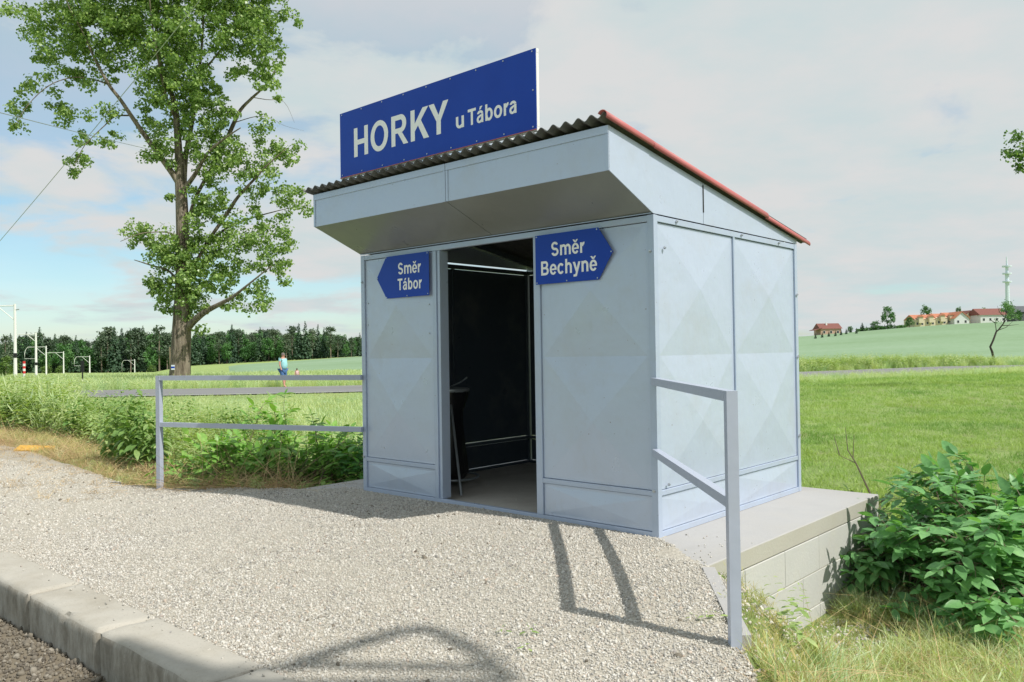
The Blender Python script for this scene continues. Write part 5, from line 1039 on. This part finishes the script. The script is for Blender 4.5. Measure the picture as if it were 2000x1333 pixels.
def person(label, X, Y, h, rz, shirt, trous, hr, shoe, stride=.12, belly=1.15):
    e = empty('person', label, 'person', (X, Y, G(X, Y)+(.07 if road_d(np.array([X]), np.array([Y]))[0] < 3.6 else 0)), rz); s = h/1.78
    def sc(V): return [(a*s, b*s, c*s) for a, b, c in V]
    # one body surface from pelvis to head, hands and feet (x forward)
    V = [(0, 0, .95), (.01, 0, 1.12), (.02, 0, 1.32), (.0, 0, 1.46), (.02, 0, 1.54), (.035, 0, 1.63), (.04, 0, 1.72),
         (0, .19, 1.42), (-.04, .25, 1.16), (.02, .27, .92), (.04, .27, .84), (0, -.19, 1.42), (.06, -.26, 1.17), (.16, -.27, .96), (.2, -.27, .88),
         (0, .10, .88), (.05, .10, .50), (-.03, .10, .10), (.10, .11, .04), (0, -.10, .88), (.12, -.10, .50), (stride+.08, -.10, .10), (stride+.22, -.11, .04)]
    Ed = [(0, 1), (1, 2), (2, 3), (3, 4), (4, 5), (5, 6), (3, 7), (7, 8), (8, 9), (9, 10), (3, 11), (11, 12), (12, 13), (13, 14), (0, 15), (15, 16), (16, 17), (17, 18), (0, 19), (19, 20), (20, 21), (21, 22)]
    rad = [.14, .145, .15, .09, .058, .10, .075, .06, .045, .036, .04, .06, .045, .036, .04, .09, .062, .042, .04, .09, .062, .042, .04]
    body('body', skin, sc(V), Ed, [r_*s for r_ in rad], e)
    # shirt with sleeves and hem
    V = [(.0, 0, .90), (.05*belly, 0, 1.08), (.04, 0, 1.30), (0, 0, 1.44), (0, .19, 1.42), (-.02, .235, 1.27), (0, -.19, 1.42), (.02, -.235, 1.28)]
    body('shirt', shirt, sc(V), [(0, 1), (1, 2), (2, 3), (3, 4), (4, 5), (3, 6), (6, 7)], [x*s for x in (.165, .195*belly, .185, .105, .085, .075, .085, .075)], e)
    V = [(0, 0, .93), (0, .10, .86), (.05, .10, .55), (0, -.10, .86), (.10, -.10, .55)]
    body('shorts', trous, sc(V), [(0, 1), (1, 2), (0, 3), (3, 4)], [x*s for x in (.165, .125, .10, .125, .10)], e)
    mb = MB(); n = 12
    for i in range(6):
        ph = i/5*PI*.52
        for k in range(n): t = 2*PI*k/n; mb.v.append(((.018+.108*math.cos(t)*math.sin(ph+.05))*s, .092*math.sin(t)*math.sin(ph+.05)*s, (1.655+.118*math.cos(ph+.05))*s))
    for i in range(5):
        for k in range(n): mb.f.append((i*n+k, (i+1)*n+k, (i+1)*n+(k+1) % n, i*n+(k+1) % n)); mb.m.append(0)
    mb.build('hair', hr, e, True)
    for y in (-.035, .035): MB().lathe([(.001, -.012), (.012, 0), (.001, .012)], 8, (.128*s, y*s)).build('eye', M['black'], e).location = (0, 0, 1.645*s)
    MB().tube([(.12*s, 0, 1.655*s), (.15*s, 0, 1.615*s), (.125*s, 0, 1.605*s)], [.008*s, .016*s, .01*s], 6).build('nose', skin, e, True)
    for x, y in ((.06, .11), (stride+.17, -.11)): MB().box((x-.16)*s, (x+.13)*s, (y-.055)*s, (y+.055)*s, 0, .045*s, bev=.01).build('sandal', shoe, e)
    return e
q = on_ground(553, 757, 35, 60); q = at(553, 757, 41.6)
pm = person('man in turquoise T-shirt and blue shorts walking on the road', q.x, 41.6, 1.79, R(-32), teal, denim, hair, M['dark_gap'])
q = at(580, 730, 46.5); gz = G(q.x, 46.5); person('dark haired child half hidden in the grass behind the walking man', q.x, 46.5, max(.9, at(580, 721.5, 46.5).z-gz), R(-60), simple('pale_shirt', (.6, .4, .4), .85), denim, M['dark_bark'], M['dark_gap'])

# ------------------------------------------------------------------ railway mast behind the photographer whose bracket shades the gravel
e = empty('catenary_mast', 'catenary mast with rounded bracket standing behind the photographer', 'mast', (4.9, -.9, -.36)); hz = 9.5
def sp(px, py, z): g = on_ground(px, py, 2.2, 7); return g+SUN*((z-g.z)/SUN.z)-Vector(e.location)
MB().tube([(0, 0, 0), (0, 0, 10.8)], [.14, .1], 12).build('pole', M['white'], e)
arm = [sp(760, 1345, hz), sp(560, 1312, hz), sp(660, 1280, hz), sp(760, 1250, hz), sp(815, 1240, hz), sp(850, 1250, hz), sp(895, 1272, hz), sp(935, 1296, hz), sp(985, 1345, hz)]
MB().tube(arm[1:], .05, 8).build('arm', M['white'], e, True); MB().tube([sp(620, 1312, hz), sp(760, 1316, hz), sp(950, 1318, hz)], .045, 8).build('registration_arm', M['white'], e, True)
MB().tube([arm[-1], (0, 0, hz+.3)], .045, 8).build('stay', M['white'], e); MB().tube([sp(620, 1312, hz), sp(400, 1390, hz)], .045, 8).build('stay', M['white'], e)
